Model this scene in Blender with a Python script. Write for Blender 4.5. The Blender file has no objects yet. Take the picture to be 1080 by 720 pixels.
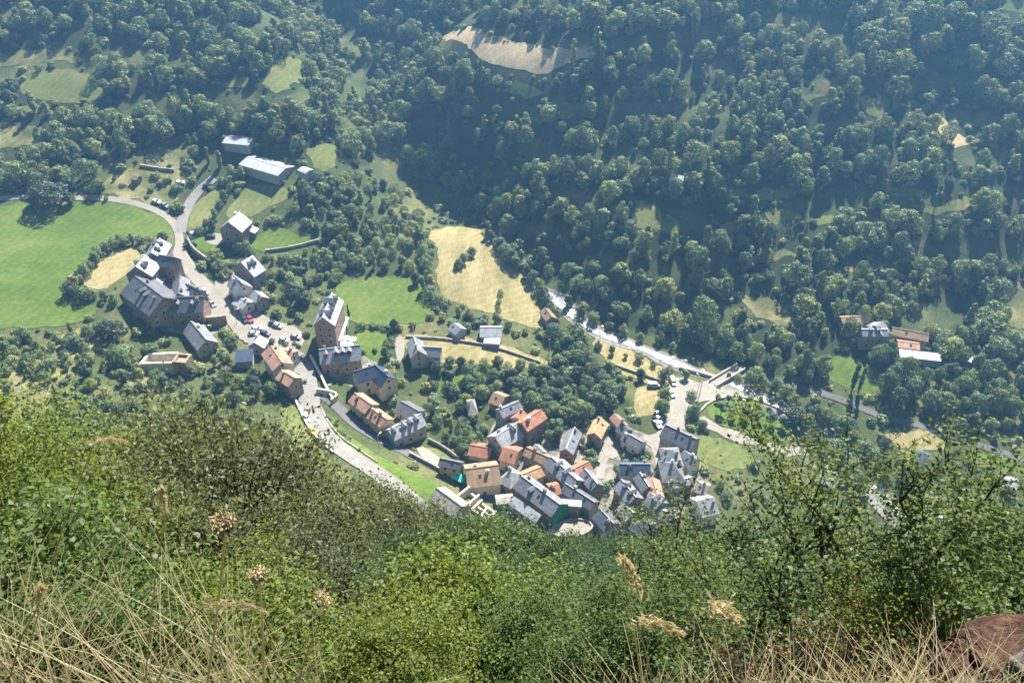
import bpy, bmesh, math, random
import numpy as np
from mathutils import Vector, Matrix, noise as mnoise
from mathutils.geometry import delaunay_2d_cdt

sc = bpy.context.scene
COL = sc.collection
RNG = random.Random(11)
NP = np.random.default_rng(5)
R = math.radians

# ------------------------------------------------------------------ camera
ZC, PITCH, F = 215.0, R(37.0), 900.0          # F: focal length in pixels of a 1080x720 frame
cd = bpy.data.cameras.new('camera')
cam = bpy.data.objects.new('camera', cd); COL.objects.link(cam)
cam.location = (0, 0, ZC); cam.rotation_euler = (math.pi/2-PITCH, 0, 0)
cd.sensor_width = 36; cd.lens = 36*F/1080; cd.clip_end = 5000; cd.clip_start = .05
sc.camera = cam
CP, SP = math.cos(PITCH), math.sin(PITCH)

def ray(px, py):
    u, v = px-540, 360-py
    return np.array([u, F*CP+v*SP, -F*SP+v*CP])
def at_z(px, py, z):
    d = ray(px, py); t = (z-ZC)/d[2]
    return np.array([d[0]*t, d[1]*t, z])
def project(P):
    P = np.asarray(P, float); x, y, z = P[..., 0], P[..., 1], P[..., 2]-ZC
    dep = y*CP-z*SP; up = y*SP+z*CP
    dep = np.where(dep > .01, dep, .01)
    return 540+F*x/dep, 360-F*up/dep
def dep_row(py): return PITCH+math.atan((py-360)/F)

# ------------------------------------------------------------------ terrain
CTRL = []                                      # (px, py, z): heights at places seen in the valley
def c(*a): CTRL.extend(a)
c((590,318,4),(612,340,3),(640,355,1),(690,375,0),(730,392,-1),(770,403,-2),(830,440,-4),(880,470,-6),(930,510,-8),(1000,550,-10))
c((620,490,3),(570,470,5),(720,430,1),(700,500,1),(660,520,3),(600,555,5),(680,560,2),(760,430,0),(800,500,-3),(760,540,-1))
c((200,300,25),(160,290,27),(170,350,22),(250,330,20),(255,250,27),(300,340,18),(340,350,16),(400,400,11),(430,455,8),(500,480,5),(540,440,6))
c((60,230,33),(0,300,31),(0,215,36),(110,300,29),(200,215,31),(190,250,28),(280,175,38),(150,190,38),(60,380,24),(0,420,26),(150,400,22),(240,400,17))
c((345,460,18),(420,515,21),(320,410,17),(310,375,16.5),(390,495,20))
c((350,430,13),(385,455,9.5),(430,475,7),(470,497,5.5),(520,525,4.5),(470,515,9),(490,540,9.5),(440,500,12))
c((400,315,14),(440,370,10),(510,365,8),(580,385,5),(480,250,17),(510,290,11),(565,335,6),(440,290,15),(420,240,20),(350,290,18),(520,400,6.5),(600,400,4))
c((660,365,2),(680,400,1.5),(640,420,3),(600,430,4.5),(640,450,3))
c((520,232,10),(450,188,16),(390,135,28),(365,80,44),(345,10,64),(570,285,6))
c((330,105,57),(330,175,41),(385,190,31),(300,30,76),(150,100,58),(40,100,58),(40,150,46),(150,150,46),(200,150,44),(100,20,80),(0,20,80),(240,60,68))
c((440,120,44),(480,60,66),(540,20,82),(520,120,50),(560,200,28),(610,270,14))
for px in (640,760,880,1000,1120):
    for row, z in ((305,10),(250,22),(200,34),(150,47),(100,60),(50,75),(0,90)): c((px,row,z+ (2.5*math.sin(px*.02+row*.03)))) 
c((700,335,4),(850,360,3),(950,365,3),(1060,400,1),(900,395,1),(1000,430,-2),(1050,480,-3),(1070,540,-6),(950,460,-3))
_w = [tuple(at_z(*q)) for q in CTRL]
for x in (-500,-250,0,250,500):
    _w += [(x,90,-26),(x,130,-14)] if x > -200 else [(x,90,-5),(x,130,5)]
    _w += [(x,620,175),(x,900,340)]
_w = np.array(_w)
def _phi(r2): return .5*r2*np.log(r2+1e-9)
def _tps(P, lam):
    X = P[:, :2]/100; n = len(X)
    K = _phi(((X[:, None]-X[None])**2).sum(-1))+np.eye(n)*lam
    A = np.zeros((n+3, n+3)); A[:n, :n] = K; A[:n, n] = 1; A[:n, n+1:] = X; A[n, :n] = 1; A[n+1:, :n] = X.T
    return X, np.linalg.solve(A, np.concatenate([P[:, 2], np.zeros(3)]))
_TX, _TW = _tps(_w, .02)
def valley(x, y):
    x = np.asarray(x, float); y = np.asarray(y, float); sh = np.broadcast(x, y).shape
    q = np.stack([np.broadcast_to(x, sh).ravel(), np.broadcast_to(y, sh).ravel()], 1)/100
    out = np.empty(len(q))
    for i in range(0, len(q), 20000):
        s = q[i:i+20000]
        out[i:i+20000] = _phi(((s[:, None]-_TX[None])**2).sum(-1))@_TW[:-3]+_TW[-3]+s@_TW[-2:]
    out = out.reshape(sh)
    far = np.clip((np.broadcast_to(y, sh)-395)/60, 0, 1)
    xx = np.broadcast_to(x, sh); yy = np.broadcast_to(y, sh)
    out = out+far*(1.5*np.sin(xx*.06+yy*.021)+1.1*np.sin(yy*.11-xx*.031))
    return out
_ny = np.array([-200,-60,-12,-2,0,.9,1.5,2.6,4,8,20,50,100,150,170,400])
_nd = np.array([-70,-34,-6,.9,1.7,2.25,3.0,4.9,7.3,13.2,29.4,67.5,132,196,222,530])
def near(x, y):
    x = np.asarray(x, float); y = np.asarray(y, float)
    d = np.interp(y, _ny, _nd)
    k = np.clip((y-2)/20, 0, 1)
    d = d-.75*np.exp(-((x-2.25)**2/.55+(y-2.1)**2/.35))-.3*np.exp(-((x+1.6)**2/1.2+(y-1.7)**2/.3))
    return ZC-d+.10*np.sin(x*1.9+y*.7)+.06*np.sin(x*4.1-y*2.3)+k*(1.2*np.sin(x*.13+y*.05)+.8*np.sin(x*.31-y*.2))
def terrain(x, y):
    a, b = valley(x, y), near(x, y)
    k = 5.0; h = np.clip(.5+.5*(a-b)/k, 0, 1)
    return b*(1-h)+a*h+k*h*(1-h)
def H(x, y): return float(terrain(x, y))
def ground(px, py):
    """where the line of sight through a photo point meets the valley"""
    d = ray(px, py); t = np.linspace(110, 1100, 500)/F
    P = d[None]*t[:, None]
    g = P[:, 2]+ZC-valley(P[:, 0], P[:, 1])
    i = int(np.argmax(g < 0)); i = max(i, 1)
    a = g[i-1]/(g[i-1]-g[i]+1e-12); tt = t[i-1]+(t[i]-t[i-1])*a
    p = d*tt
    return np.array([p[0], p[1], float(terrain(p[0], p[1]))])
def near_pt(px, y):
    """a point on the near slope in the vertical plane through photo column px"""
    d = ZC-float(near(0, y)); dep = y*CP+d*SP
    x = (px-540)/F*dep
    return np.array([x, y, H(x, y)])

# ------------------------------------------------------------------ objects
def tag(o, label=None, cat=None, group=None, kind=None):
    for k, v in (('label', label), ('category', cat), ('group', group), ('kind', kind)):
        if v: o[k] = v
    return o
def link(o, parent=None):
    COL.objects.link(o)
    if parent: o.parent = parent
    return o
def empty(name, loc=(0,0,0), rz=0):
    o = bpy.data.objects.new(name, None); o.location = loc; o.rotation_euler = (0,0,rz); o.empty_display_size = .5
    return link(o)
class MB:
    def __init__(s): s.v, s.f, s.m = [], [], []
    def add(s, vs, fs, mi=0):
        n = len(s.v); s.v += [tuple(map(float, v)) for v in vs]; s.f += [tuple(i+n for i in f) for f in fs]; s.m += [mi]*len(fs)
    def box(s, x0, x1, y0, y1, z0, z1, mi=0):
        s.add([(x0,y0,z0),(x1,y0,z0),(x1,y1,z0),(x0,y1,z0),(x0,y0,z1),(x1,y0,z1),(x1,y1,z1),(x0,y1,z1)],
              [(0,3,2,1),(4,5,6,7),(0,1,5,4),(1,2,6,5),(2,3,7,6),(3,0,4,7)], mi)
    def tube(s, pts, rad, n=6, mi=0):
        pts = [Vector(p) for p in pts]; rings = []
        for i, p in enumerate(pts):
            t = (pts[min(i+1, len(pts)-1)]-pts[max(i-1, 0)]).normalized()
            a = t.cross(Vector((0,0,1)) if abs(t.z) < .9 else Vector((1,0,0))).normalized(); b = t.cross(a)
            r = rad[i] if hasattr(rad, '__len__') else rad
            rings.append([p+(a*math.cos(2*math.pi*k/n)+b*math.sin(2*math.pi*k/n))*r for k in range(n)])
        vs = [v for r_ in rings for v in r_]; fs = []
        for i in range(len(pts)-1):
            for k in range(n):
                fs.append((i*n+k, i*n+(k+1) % n, (i+1)*n+(k+1) % n, (i+1)*n+k))
        fs += [tuple(range(n-1, -1, -1)), tuple((len(pts)-1)*n+k for k in range(n))]
        s.add(vs, fs, mi)
    def prism(s, poly, z0, z1, mi=0):
        n = len(poly)
        s.add([(x, y, z0) for x, y in poly]+[(x, y, z1) for x, y in poly],
              [tuple(range(n-1, -1, -1)), tuple(range(n, 2*n))]+[(i, (i+1) % n, (i+1) % n+n, i+n) for i in range(n)], mi)
    def mesh(s, name, mats, smooth=False):
        me = bpy.data.meshes.new(name); me.from_pydata(s.v, [], s.f); 
        for m in (mats if isinstance(mats, (list, tuple)) else [mats]): me.materials.append(m)
        me.polygons.foreach_set('material_index', s.m)
        if smooth: me.polygons.foreach_set('use_smooth', [True]*len(s.f))
        me.update(); return me
    def build(s, name, mats, parent=None, loc=None, rz=0, smooth=False):
        o = bpy.data.objects.new(name, s.mesh(name, mats, smooth)); link(o, parent)
        if loc is not None: o.location = loc
        o.rotation_euler.z = rz
        return o
def np_mesh(name, V, n, mat):
    """V: (faces*n, 3) array, every n rows one face"""
    me = bpy.data.meshes.new(name); k = len(V)//n
    me.vertices.add(len(V)); me.vertices.foreach_set('co', np.ascontiguousarray(V, np.float32).ravel())
    me.loops.add(len(V)); me.loops.foreach_set('vertex_index', np.arange(len(V), dtype=np.int32))
    me.polygons.add(k); me.polygons.foreach_set('loop_start', np.arange(k, dtype=np.int32)*n)
    me.materials.append(mat); me.update(calc_edges=True); me.validate(); return me
def copy_tree(o, parent=None):
    cpy = o.copy(); COL.objects.link(cpy); cpy.parent = parent
    for ch in list(o.children): copy_tree(ch, cpy)
    return cpy

# ------------------------------------------------------------------ materials
def mat(name):
    m = bpy.data.materials.new(name); m.use_nodes = True
    nt = m.node_tree; nt.nodes.clear()
    out = nt.nodes.new('ShaderNodeOutputMaterial')
    return m, nt, out
def N(nt, t, ins=None, **kw):
    n = nt.nodes.new(t)
    for k, v in kw.items(): setattr(n, k, v)
    for k, v in (ins or {}).items():
        if isinstance(v, bpy.types.NodeSocket): nt.links.new(v, n.inputs[k])
        else: n.inputs[k].default_value = v
    return n
def rgba(cc): return (cc[0], cc[1], cc[2], 1)
def s2l(r, g, b): return tuple(((v/255+.055)/1.055)**2.4 if v > 10 else v/255/12.92 for v in (r, g, b))
def ramp(nt, fac, stops):
    n = nt.nodes.new('ShaderNodeValToRGB'); e = n.color_ramp.elements
    while len(e) < len(stops): e.new(.5)
    for el, (p, cc) in zip(e, stops): el.position = p; el.color = rgba(cc)
    nt.links.new(fac, n.inputs[0]); return n.outputs[0]
def mixc(nt, fac, a, b, mode='MIX'):
    n = nt.nodes.new('ShaderNodeMix'); n.data_type = 'RGBA'; n.blend_type = mode
    for i, v in ((0, fac), (6, a), (7, b)):
        if isinstance(v, bpy.types.NodeSocket): nt.links.new(v, n.inputs[i])
        else: n.inputs[i].default_value = rgba(v) if isinstance(v, (tuple, list)) else v
    return n.outputs[2]
def principled(nt, out, col, rough=.8, spec=.3, metal=0, normal=None):
    b = N(nt, 'ShaderNodeBsdfPrincipled', {'Roughness': rough, 'Specular IOR Level': spec, 'Metallic': metal})
    if isinstance(col, bpy.types.NodeSocket): nt.links.new(col, b.inputs['Base Color'])
    else: b.inputs['Base Color'].default_value = rgba(col)
    if normal: nt.links.new(normal, b.inputs['Normal'])
    nt.links.new(b.outputs[0], out.inputs[0]); return b
def plain(name, col, rough=.7, spec=.3, metal=0, var=.25, scale=1.5):
    m, nt, out = mat(name)
    tc = N(nt, 'ShaderNodeTexCoord').outputs['Object']
    nz = N(nt, 'ShaderNodeTexNoise', {'Vector': tc, 'Scale': scale, 'Detail': 4}).outputs[0]
    d = tuple(x*(1-var) for x in col); l = tuple(min(.9, x*(1+var)) for x in col)
    principled(nt, out, ramp(nt, nz, [(.3, d), (.7, l)]), rough, spec, metal); return m
def roofmat(name, col, kind, rough=.5, spec=.5):
    m, nt, out = mat(name)
    tc = N(nt, 'ShaderNodeTexCoord').outputs['Object']
    oi = N(nt, 'ShaderNodeObjectInfo').outputs['Random']
    br = N(nt, 'ShaderNodeTexBrick', {'Vector': tc, 'Scale': 1.0, 'Mortar Size': .03, 'Brick Width': .7 if kind == 'slate' else .45, 'Row Height': .45 if kind == 'slate' else .4,
          'Color1': rgba(tuple(x*.8 for x in col)), 'Color2': rgba(tuple(x*1.2 for x in col)), 'Mortar': rgba(tuple(x*.55 for x in col)), 'Bias': 0})
    nz = N(nt, 'ShaderNodeTexNoise', {'Vector': tc, 'Scale': .5, 'Detail': 5, 'Roughness': .65}).outputs[0]
    st = ramp(nt, nz, [(.28, (.6,.6,.6)), (.5, (1,1,1)), (.75, (1.35,1.3,1.2))])
    cc = mixc(nt, 1.0, br.outputs[0], st, 'MULTIPLY')
    f = ramp(nt, oi, [(0, (.85,.85,.87)), (1, (1.15,1.13,1.1))])
    cc = mixc(nt, 1.0, cc, f, 'MULTIPLY')
    if kind == 'tile':
        wv = N(nt, 'ShaderNodeTexWave', {'Vector': tc, 'Scale': .9, 'Distortion': .3}, bands_direction='X').outputs['Fac']
    else: wv = br.outputs['Fac']
    bp = N(nt, 'ShaderNodeBump', {'Strength': .25, 'Distance': .04, 'Height': wv}).outputs[0]
    principled(nt, out, cc, rough, spec, 0, bp); return m
def wallmat(name, col, stone=True):
    m, nt, out = mat(name)
    tc = N(nt, 'ShaderNodeTexCoord').outputs['Object']
    nz = N(nt, 'ShaderNodeTexNoise', {'Vector': tc, 'Scale': .6, 'Detail': 6, 'Roughness': .7}).outputs[0]
    cc = ramp(nt, nz, [(.25, tuple(x*.72 for x in col)), (.55, col), (.8, tuple(min(.85, x*1.2) for x in col))])
    if stone:
        vo = N(nt, 'ShaderNodeTexVoronoi', {'Vector': tc, 'Scale': 1.8, 'Randomness': .9})
        v2 = N(nt, 'ShaderNodeSeparateColor', {'Color': vo.outputs['Color']}).outputs[0]
        cc = mixc(nt, 1.0, cc, ramp(nt, v2, [(0, (.7,.68,.66)), (1, (1.3,1.27,1.22))]), 'MULTIPLY')
    oi = N(nt, 'ShaderNodeObjectInfo').outputs['Random']
    cc = mixc(nt, 1.0, cc, ramp(nt, oi, [(0, (.85,.84,.83)), (1, (1.12,1.12,1.12))]), 'MULTIPLY')
    principled(nt, out, cc, .9, .15); return m
def foliage(name, dark, light, trans=(.2,.3,.03), tf=.35, gloss=.06, rough=.45, mixed=False):
    """two-sided leaf: diffuse + light shining through + a weak gloss; tint differs per plant and per leaf"""
    m, nt, out = mat(name)
    oi = N(nt, 'ShaderNodeObjectInfo').outputs['Random']
    ge = N(nt, 'ShaderNodeNewGeometry').outputs['Random Per Island']
    ad = N(nt, 'ShaderNodeMath', {0: oi, 1: ge}, operation='ADD').outputs[0]
    hf = N(nt, 'ShaderNodeMath', {0: ad, 1: .5}, operation='MULTIPLY').outputs[0]
    cc = ramp(nt, hf, [(.15, dark), (.85, light)])
    if mixed:
        sp = N(nt, 'ShaderNodeMath', {0: oi, 1: 7.31}, operation='MULTIPLY').outputs[0]; sp = N(nt, 'ShaderNodeMath', {0: sp}, operation='FRACT').outputs[0]
        cc = mixc(nt, 1.0, cc, ramp(nt, sp, [(0, (.55,.68,.72)), (.3, (.85,.95,.85)), (.7, (1.1,1.08,.9)), (.88, (1.4,1.25,.8)), (1, (1.25,1.1,.95))]), 'MULTIPLY')
    df = N(nt, 'ShaderNodeBsdfDiffuse', {'Color': cc}).outputs[0]
    tr = N(nt, 'ShaderNodeBsdfTranslucent', {'Color': mixc(nt, .5, cc, trans)}).outputs[0]
    a = N(nt, 'ShaderNodeMixShader', {0: tf, 1: df, 2: tr}).outputs[0]
    gl = N(nt, 'ShaderNodeBsdfGlossy', {'Color': (.9,.95,1,1), 'Roughness': rough}).outputs[0]
    b = N(nt, 'ShaderNodeMixShader', {0: gloss, 1: a, 2: gl}).outputs[0]
    nt.links.new(b, out.inputs[0]); return m
def groundmat(name, stops, scale=.05, detail=8, fine=1.2, fstr=.35, rough=.95, stretch=(1,1,1), bump=.0, gain=1.0, lines=0.0, turn=.4, under=False):
    stops = [(q, tuple(v*gain for v in cc_)) for q, cc_ in stops]
    m, nt, out = mat(name)
    ge = N(nt, 'ShaderNodeNewGeometry').outputs['Position']
    mp = N(nt, 'ShaderNodeMapping', {'Vector': ge, 'Scale': stretch}).outputs[0]
    nz = N(nt, 'ShaderNodeTexNoise', {'Vector': mp, 'Scale': scale, 'Detail': detail, 'Roughness': .62}).outputs[0]
    cc = ramp(nt, nz, stops)
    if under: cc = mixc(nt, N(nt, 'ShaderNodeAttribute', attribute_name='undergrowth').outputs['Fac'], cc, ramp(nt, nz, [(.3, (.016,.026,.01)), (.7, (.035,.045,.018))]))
    n2 = N(nt, 'ShaderNodeTexNoise', {'Vector': mp, 'Scale': fine, 'Detail': 4, 'Roughness': .7}).outputs[0]
    cc = mixc(nt, 1.0, cc, ramp(nt, n2, [(.25, (1-fstr,)*3), (.75, (1+fstr,)*3)]), 'MULTIPLY')
    if lines:
        m3 = N(nt, 'ShaderNodeMapping', {'Vector': ge, 'Rotation': (0,0,turn)}).outputs[0]
        wv = N(nt, 'ShaderNodeTexWave', {'Vector': m3, 'Scale': .09, 'Distortion': 11.0, 'Detail': 3, 'Detail Scale': .6}).outputs['Fac']
        n3 = N(nt, 'ShaderNodeTexNoise', {'Vector': ge, 'Scale': .12, 'Detail': 3}).outputs[0]
        cc = mixc(nt, n3, cc, mixc(nt, 1.0, cc, ramp(nt, wv, [(.2, (1-lines,)*3), (.8, (1+lines,)*3)]), 'MULTIPLY'))
    nrm = N(nt, 'ShaderNodeBump', {'Strength': bump, 'Distance': .5, 'Height': n2}).outputs[0] if bump else None
    principled(nt, out, cc, rough, .1, 0, nrm); return m

M = {}
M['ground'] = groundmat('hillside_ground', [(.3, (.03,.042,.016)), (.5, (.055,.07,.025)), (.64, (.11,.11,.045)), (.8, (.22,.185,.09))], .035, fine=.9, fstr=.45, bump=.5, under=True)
M['meadow_green'] = groundmat('green_meadow', [(.25, (.085,.145,.024)), (.5, (.13,.205,.034)), (.66, (.18,.235,.05)), (.8, (.24,.24,.085))], .035, fine=.5, fstr=.34, stretch=(1,1.8,1), gain=.53, lines=.10, bump=.3)
M['meadow_pale'] = groundmat('pale_meadow', [(.3, (.13,.17,.045)), (.55, (.19,.21,.07)), (.75, (.26,.25,.10))], .06, fine=.7, fstr=.3, gain=.62, lines=.10, bump=.3)
M['hay'] = groundmat('dry_hay_field', [(.3, (.24,.22,.085)), (.5, (.35,.30,.135)), (.72, (.47,.39,.2))], .09, fine=.8, fstr=.3, stretch=(1.6,.5,1), gain=.56, lines=.12, turn=.9, bump=.3)
M['bare'] = groundmat('bare_dry_field', [(.3, (.34,.27,.16)), (.5, (.46,.37,.22)), (.72, (.55,.46,.29))], .06, fine=.6, fstr=.3, gain=.75, lines=.1, turn=1.2)
M['scrubland'] = groundmat('dry_scrub', [(.32, (.07,.09,.03)), (.48, (.15,.15,.06)), (.62, (.27,.235,.11)), (.8,(.38,.31,.18))], .08, fine=.8, fstr=.4, gain=.8, bump=.4)
M['road'] = groundmat('worn_road', [(.3, (.25,.24,.22)), (.6, (.31,.30,.275)), (.8, (.36,.345,.31))], .15, fine=1.2, fstr=.28, rough=.85, gain=.58)
M['plaza'] = groundmat('pale_paving', [(.3, (.30,.27,.225)), (.6, (.36,.33,.28)), (.8, (.42,.385,.33))], .2, fine=1.5, fstr=.25, rough=.8, gain=.62)
M['village_ground'] = groundmat('trodden_village_ground', [(.3, (.05,.06,.03)), (.45, (.12,.115,.085)), (.6, (.2,.185,.155)), (.75, (.30,.275,.235))], .22, fine=1.2, fstr=.3)
M['lane'] = groundmat('shade_toned_lane', [(.3, (.13,.13,.13)), (.7, (.2,.195,.19))], .2, fine=1.5, fstr=.2, rough=.85, gain=.6)  # shade over the lane and far road is worked into this darker colour
M['riverbed'] = groundmat('river_shingle', [(.3, (.16,.16,.14)), (.55, (.30,.285,.26)), (.75, (.42,.4,.37))], .25, fine=1.3, fstr=.45, gain=.6)
M['slate_light'] = roofmat('light_slate', (.25,.26,.28), 'slate', .36, .8)
M['slate_mid'] = roofmat('grey_slate', (.17,.18,.20), 'slate', .45, .6)
M['slate_dark'] = roofmat('dark_slate', (.095,.10,.115), 'slate', .5, .5)
M['slate_navy'] = roofmat('navy_slate', (.03,.05,.095), 'slate', .5, .45)
M['metal'] = roofmat('pale_sheet_metal', (.28,.30,.32), 'tile', .5, .5)
M['tile_orange'] = roofmat('orange_tiles', (.33,.155,.10), 'tile', .8, .2)
M['tile_pink'] = roofmat('pink_clay_tiles', (.36,.215,.15), 'tile', .8, .2)
M['tile_brown'] = roofmat('brown_clay_tiles', (.25,.175,.115), 'tile', .85, .2)
M['tile_peach'] = roofmat('peach_clay_tiles', (.40,.25,.14), 'tile', .8, .2)
M['stone_roof'] = roofmat('stone_slabs', (.29,.27,.235), 'slate', .85, .2)
M['w_stone'] = wallmat('grey_stone_wall', (.27,.25,.225))
M['w_brown'] = wallmat('brown_stone_wall', (.26,.20,.15))
M['w_red'] = wallmat('reddish_stone_wall', (.27,.15,.12))
M['w_cream'] = wallmat('cream_render', (.52,.46,.37), False)
M['w_yellow'] = wallmat('yellow_render', (.50,.40,.22), False)
M['w_white'] = wallmat('white_render', (.6,.58,.55), False)
M['w_grey'] = wallmat('grey_render', (.36,.36,.37), False)
M['w_pale'] = wallmat('pale_stone', (.52,.48,.40))
M['glass'] = plain('window_glass', (.025,.03,.035), .15, .5, 0, .2)
M['wood'] = plain('brown_wood', (.12,.07,.04), .7, .2)
M['frame'] = plain('pale_window_surround', (.42,.36,.29), .8, .2)
M['white'] = plain('white_paint', (.75,.74,.71), .55, .4, 0, .06)
M['pole'] = plain('galvanised_steel', (.42,.42,.41), .5, .4, .3, .1)
M['bark'] = plain('bark', (.085,.065,.045), .95, .1, 0, .4, 4)
M['darkbark'] = plain('dark_bark', (.035,.028,.022), .95, .1, 0, .4, 9)
M['rubber'] = plain('tyre_rubber', (.02,.02,.02), .9, .1)
M['awning'] = plain('turquoise_canvas', (.06,.45,.40), .8, .2, 0, .1)
M['net'] = plain('green_netting', (.008,.16,.075), .75, .2, 0, .35, 1.1)
def rock_mat(name, lo, mid, hi):
    m, nt, out = mat(name)
    tc = N(nt, 'ShaderNodeTexCoord').outputs['Object']
    mp = N(nt, 'ShaderNodeMapping', {'Vector': tc, 'Rotation': (.3,.5,0), 'Scale': (1.5,1.5,7)}).outputs[0]
    st = N(nt, 'ShaderNodeTexNoise', {'Vector': mp, 'Scale': 4.5, 'Detail': 8, 'Roughness': .7}).outputs[0]
    n2 = N(nt, 'ShaderNodeTexNoise', {'Vector': tc, 'Scale': 26, 'Detail': 6, 'Roughness': .75}).outputs[0]
    cc = mixc(nt, 1.0, ramp(nt, st, [(.32, lo), (.5, mid), (.68, hi)]), ramp(nt, n2, [(.3, (.55,.55,.55)), (.7, (1.4,1.4,1.4))]), 'MULTIPLY')
    ad = N(nt, 'ShaderNodeMath', {0: st, 1: n2}, operation='ADD').outputs[0]
    principled(nt, out, cc, .9, .15, 0, N(nt, 'ShaderNodeBump', {'Strength': .9, 'Distance': .03, 'Height': ad}).outputs[0]); return m
M['rock_red'] = rock_mat('rust_red_rock', (.022,.012,.009), (.065,.034,.024), (.12,.068,.045))
M['rock_grey'] = rock_mat('grey_rock', (.06,.052,.048), (.13,.115,.10), (.2,.185,.17))
M['boulder'] = plain('pale_river_stone', (.52,.5,.47), .85, .2, 0, .25, 1)
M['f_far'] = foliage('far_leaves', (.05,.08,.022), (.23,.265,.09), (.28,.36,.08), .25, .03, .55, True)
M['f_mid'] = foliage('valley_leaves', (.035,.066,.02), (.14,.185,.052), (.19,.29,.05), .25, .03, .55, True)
M['f_dark'] = foliage('dark_leaves', (.022,.04,.016), (.062,.085,.03), (.1,.15,.03), .25, .03, .55)
M['f_slope'] = foliage('slope_leaves', (.018,.04,.016), (.075,.112,.045), (.15,.235,.06), .36, .012, .55, True)
M['f_olive'] = foliage('olive_leaves', (.026,.036,.016), (.15,.165,.062), (.24,.28,.075), .38, .02, .55)
M['f_lime'] = foliage('lime_leaves', (.03,.055,.012), (.145,.185,.036), (.38,.46,.05), .47, .012, .55)
M['f_leaf'] = foliage('ash_leaves', (.022,.05,.013), (.095,.135,.038), (.24,.34,.055), .44, .012, .55)
M['f_sapling'] = foliage('sapling_leaves', (.03,.055,.016), (.12,.15,.05), (.27,.35,.065), .42, .012, .55)
M['f_autumn'] = foliage('russet_leaves', (.12,.05,.025), (.22,.12,.055), (.3,.15,.05), .35, .01, .55)
M['straw'] = foliage('dry_straw', (.20,.165,.08), (.42,.35,.20), (.5,.41,.21), .3, .02, .5)
M['straw_gold'] = foliage('golden_straw', (.32,.25,.12), (.5,.40,.225), (.56,.44,.24), .3, .05, .5)
M['green_blade'] = foliage('green_blades', (.08,.13,.03), (.22,.28,.06), (.4,.5,.08), .4, .05, .5)
def water_mat():
    m, nt, out = mat('river_water')
    ge = N(nt, 'ShaderNodeNewGeometry').outputs['Position']
    nz = N(nt, 'ShaderNodeTexNoise', {'Vector': ge, 'Scale': .55, 'Detail': 6, 'Roughness': .7}).outputs[0]
    cc = ramp(nt, nz, [(.44, (.03,.05,.045)), (.58, (.10,.125,.12)), (.7, (.42,.44,.44))])
    bp = N(nt, 'ShaderNodeBump', {'Strength': .6, 'Distance': .4, 'Height': nz}).outputs[0]
    principled(nt, out, cc, .4, .4, 0, bp); return m
M['water'] = water_mat()
CARPAINT = {k: plain('car_paint_'+k, v, .28, .6, .1, .03) for k, v in dict(white=(.78,.78,.77), red=(.42,.02,.025), black=(.02,.02,.024), grey=(.2,.21,.22),
            silver=(.5,.51,.52), blue=(.04,.06,.2), yellow=(.7,.42,.02), purple=(.05,.035,.11)).items()}
# ------------------------------------------------------------------ the ground sheet
def axis(segs):
    out = [segs[0][0]]
    for a, b, st in segs:
        n = max(1, int(round((b-a)/st))); out += list(np.linspace(a, b, n+1)[1:])
    return np.array(out)
def in_poly(poly, X, Y):
    n = len(poly); r_ = np.zeros(len(X), bool); j = n-1
    for i in range(n):
        (xi, yi), (xj, yj) = poly[i], poly[j]
        r_ ^= ((yi > Y) != (yj > Y)) & (X < (xj-xi)*(Y-yi)/(yj-yi+1e-12)+xi); j = i
    return r_
WOODS = [[(-340,-240),(345,-240),(372,90),(398,165),(360,192),(318,160),(250,150),(196,148),(150,164),(96,196),(40,200),(-340,205)],
         [(345,-240),(1440,-240),(1440,392),(1000,380),(930,368),(860,400),(800,392),(760,384),(700,352),(640,346),(600,318),(565,282),(520,235),(455,190),(398,150)],
         [(455,398),(585,398),(600,420),(582,440),(556,432),(520,410),(500,440),(470,436)],[(580,345),(606,335),(622,372),(650,402),(664,425),(664,440),(648,432),(624,440),(606,448),(575,440),(590,405)]]
def strips(X, Y, Z):
    """old hay terraces along the contours of the far side: 1 on a terrace, 0 in the wood"""
    out = np.zeros(len(X)); m = (Y > 285) & (Y < 640) & (np.abs(X) < 420)
    for i in np.nonzero(m)[0]:
        a = mnoise.noise(Vector((X[i]*.011, Y[i]*.013, 2.2))); b_ = mnoise.noise(Vector((X[i]*.02, Y[i]*.05, 8.1)))
        out[i] = float(math.sin(6.283*Z[i]/12.5+a*4) > .2 and b_ > -.06)
    return out
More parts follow.
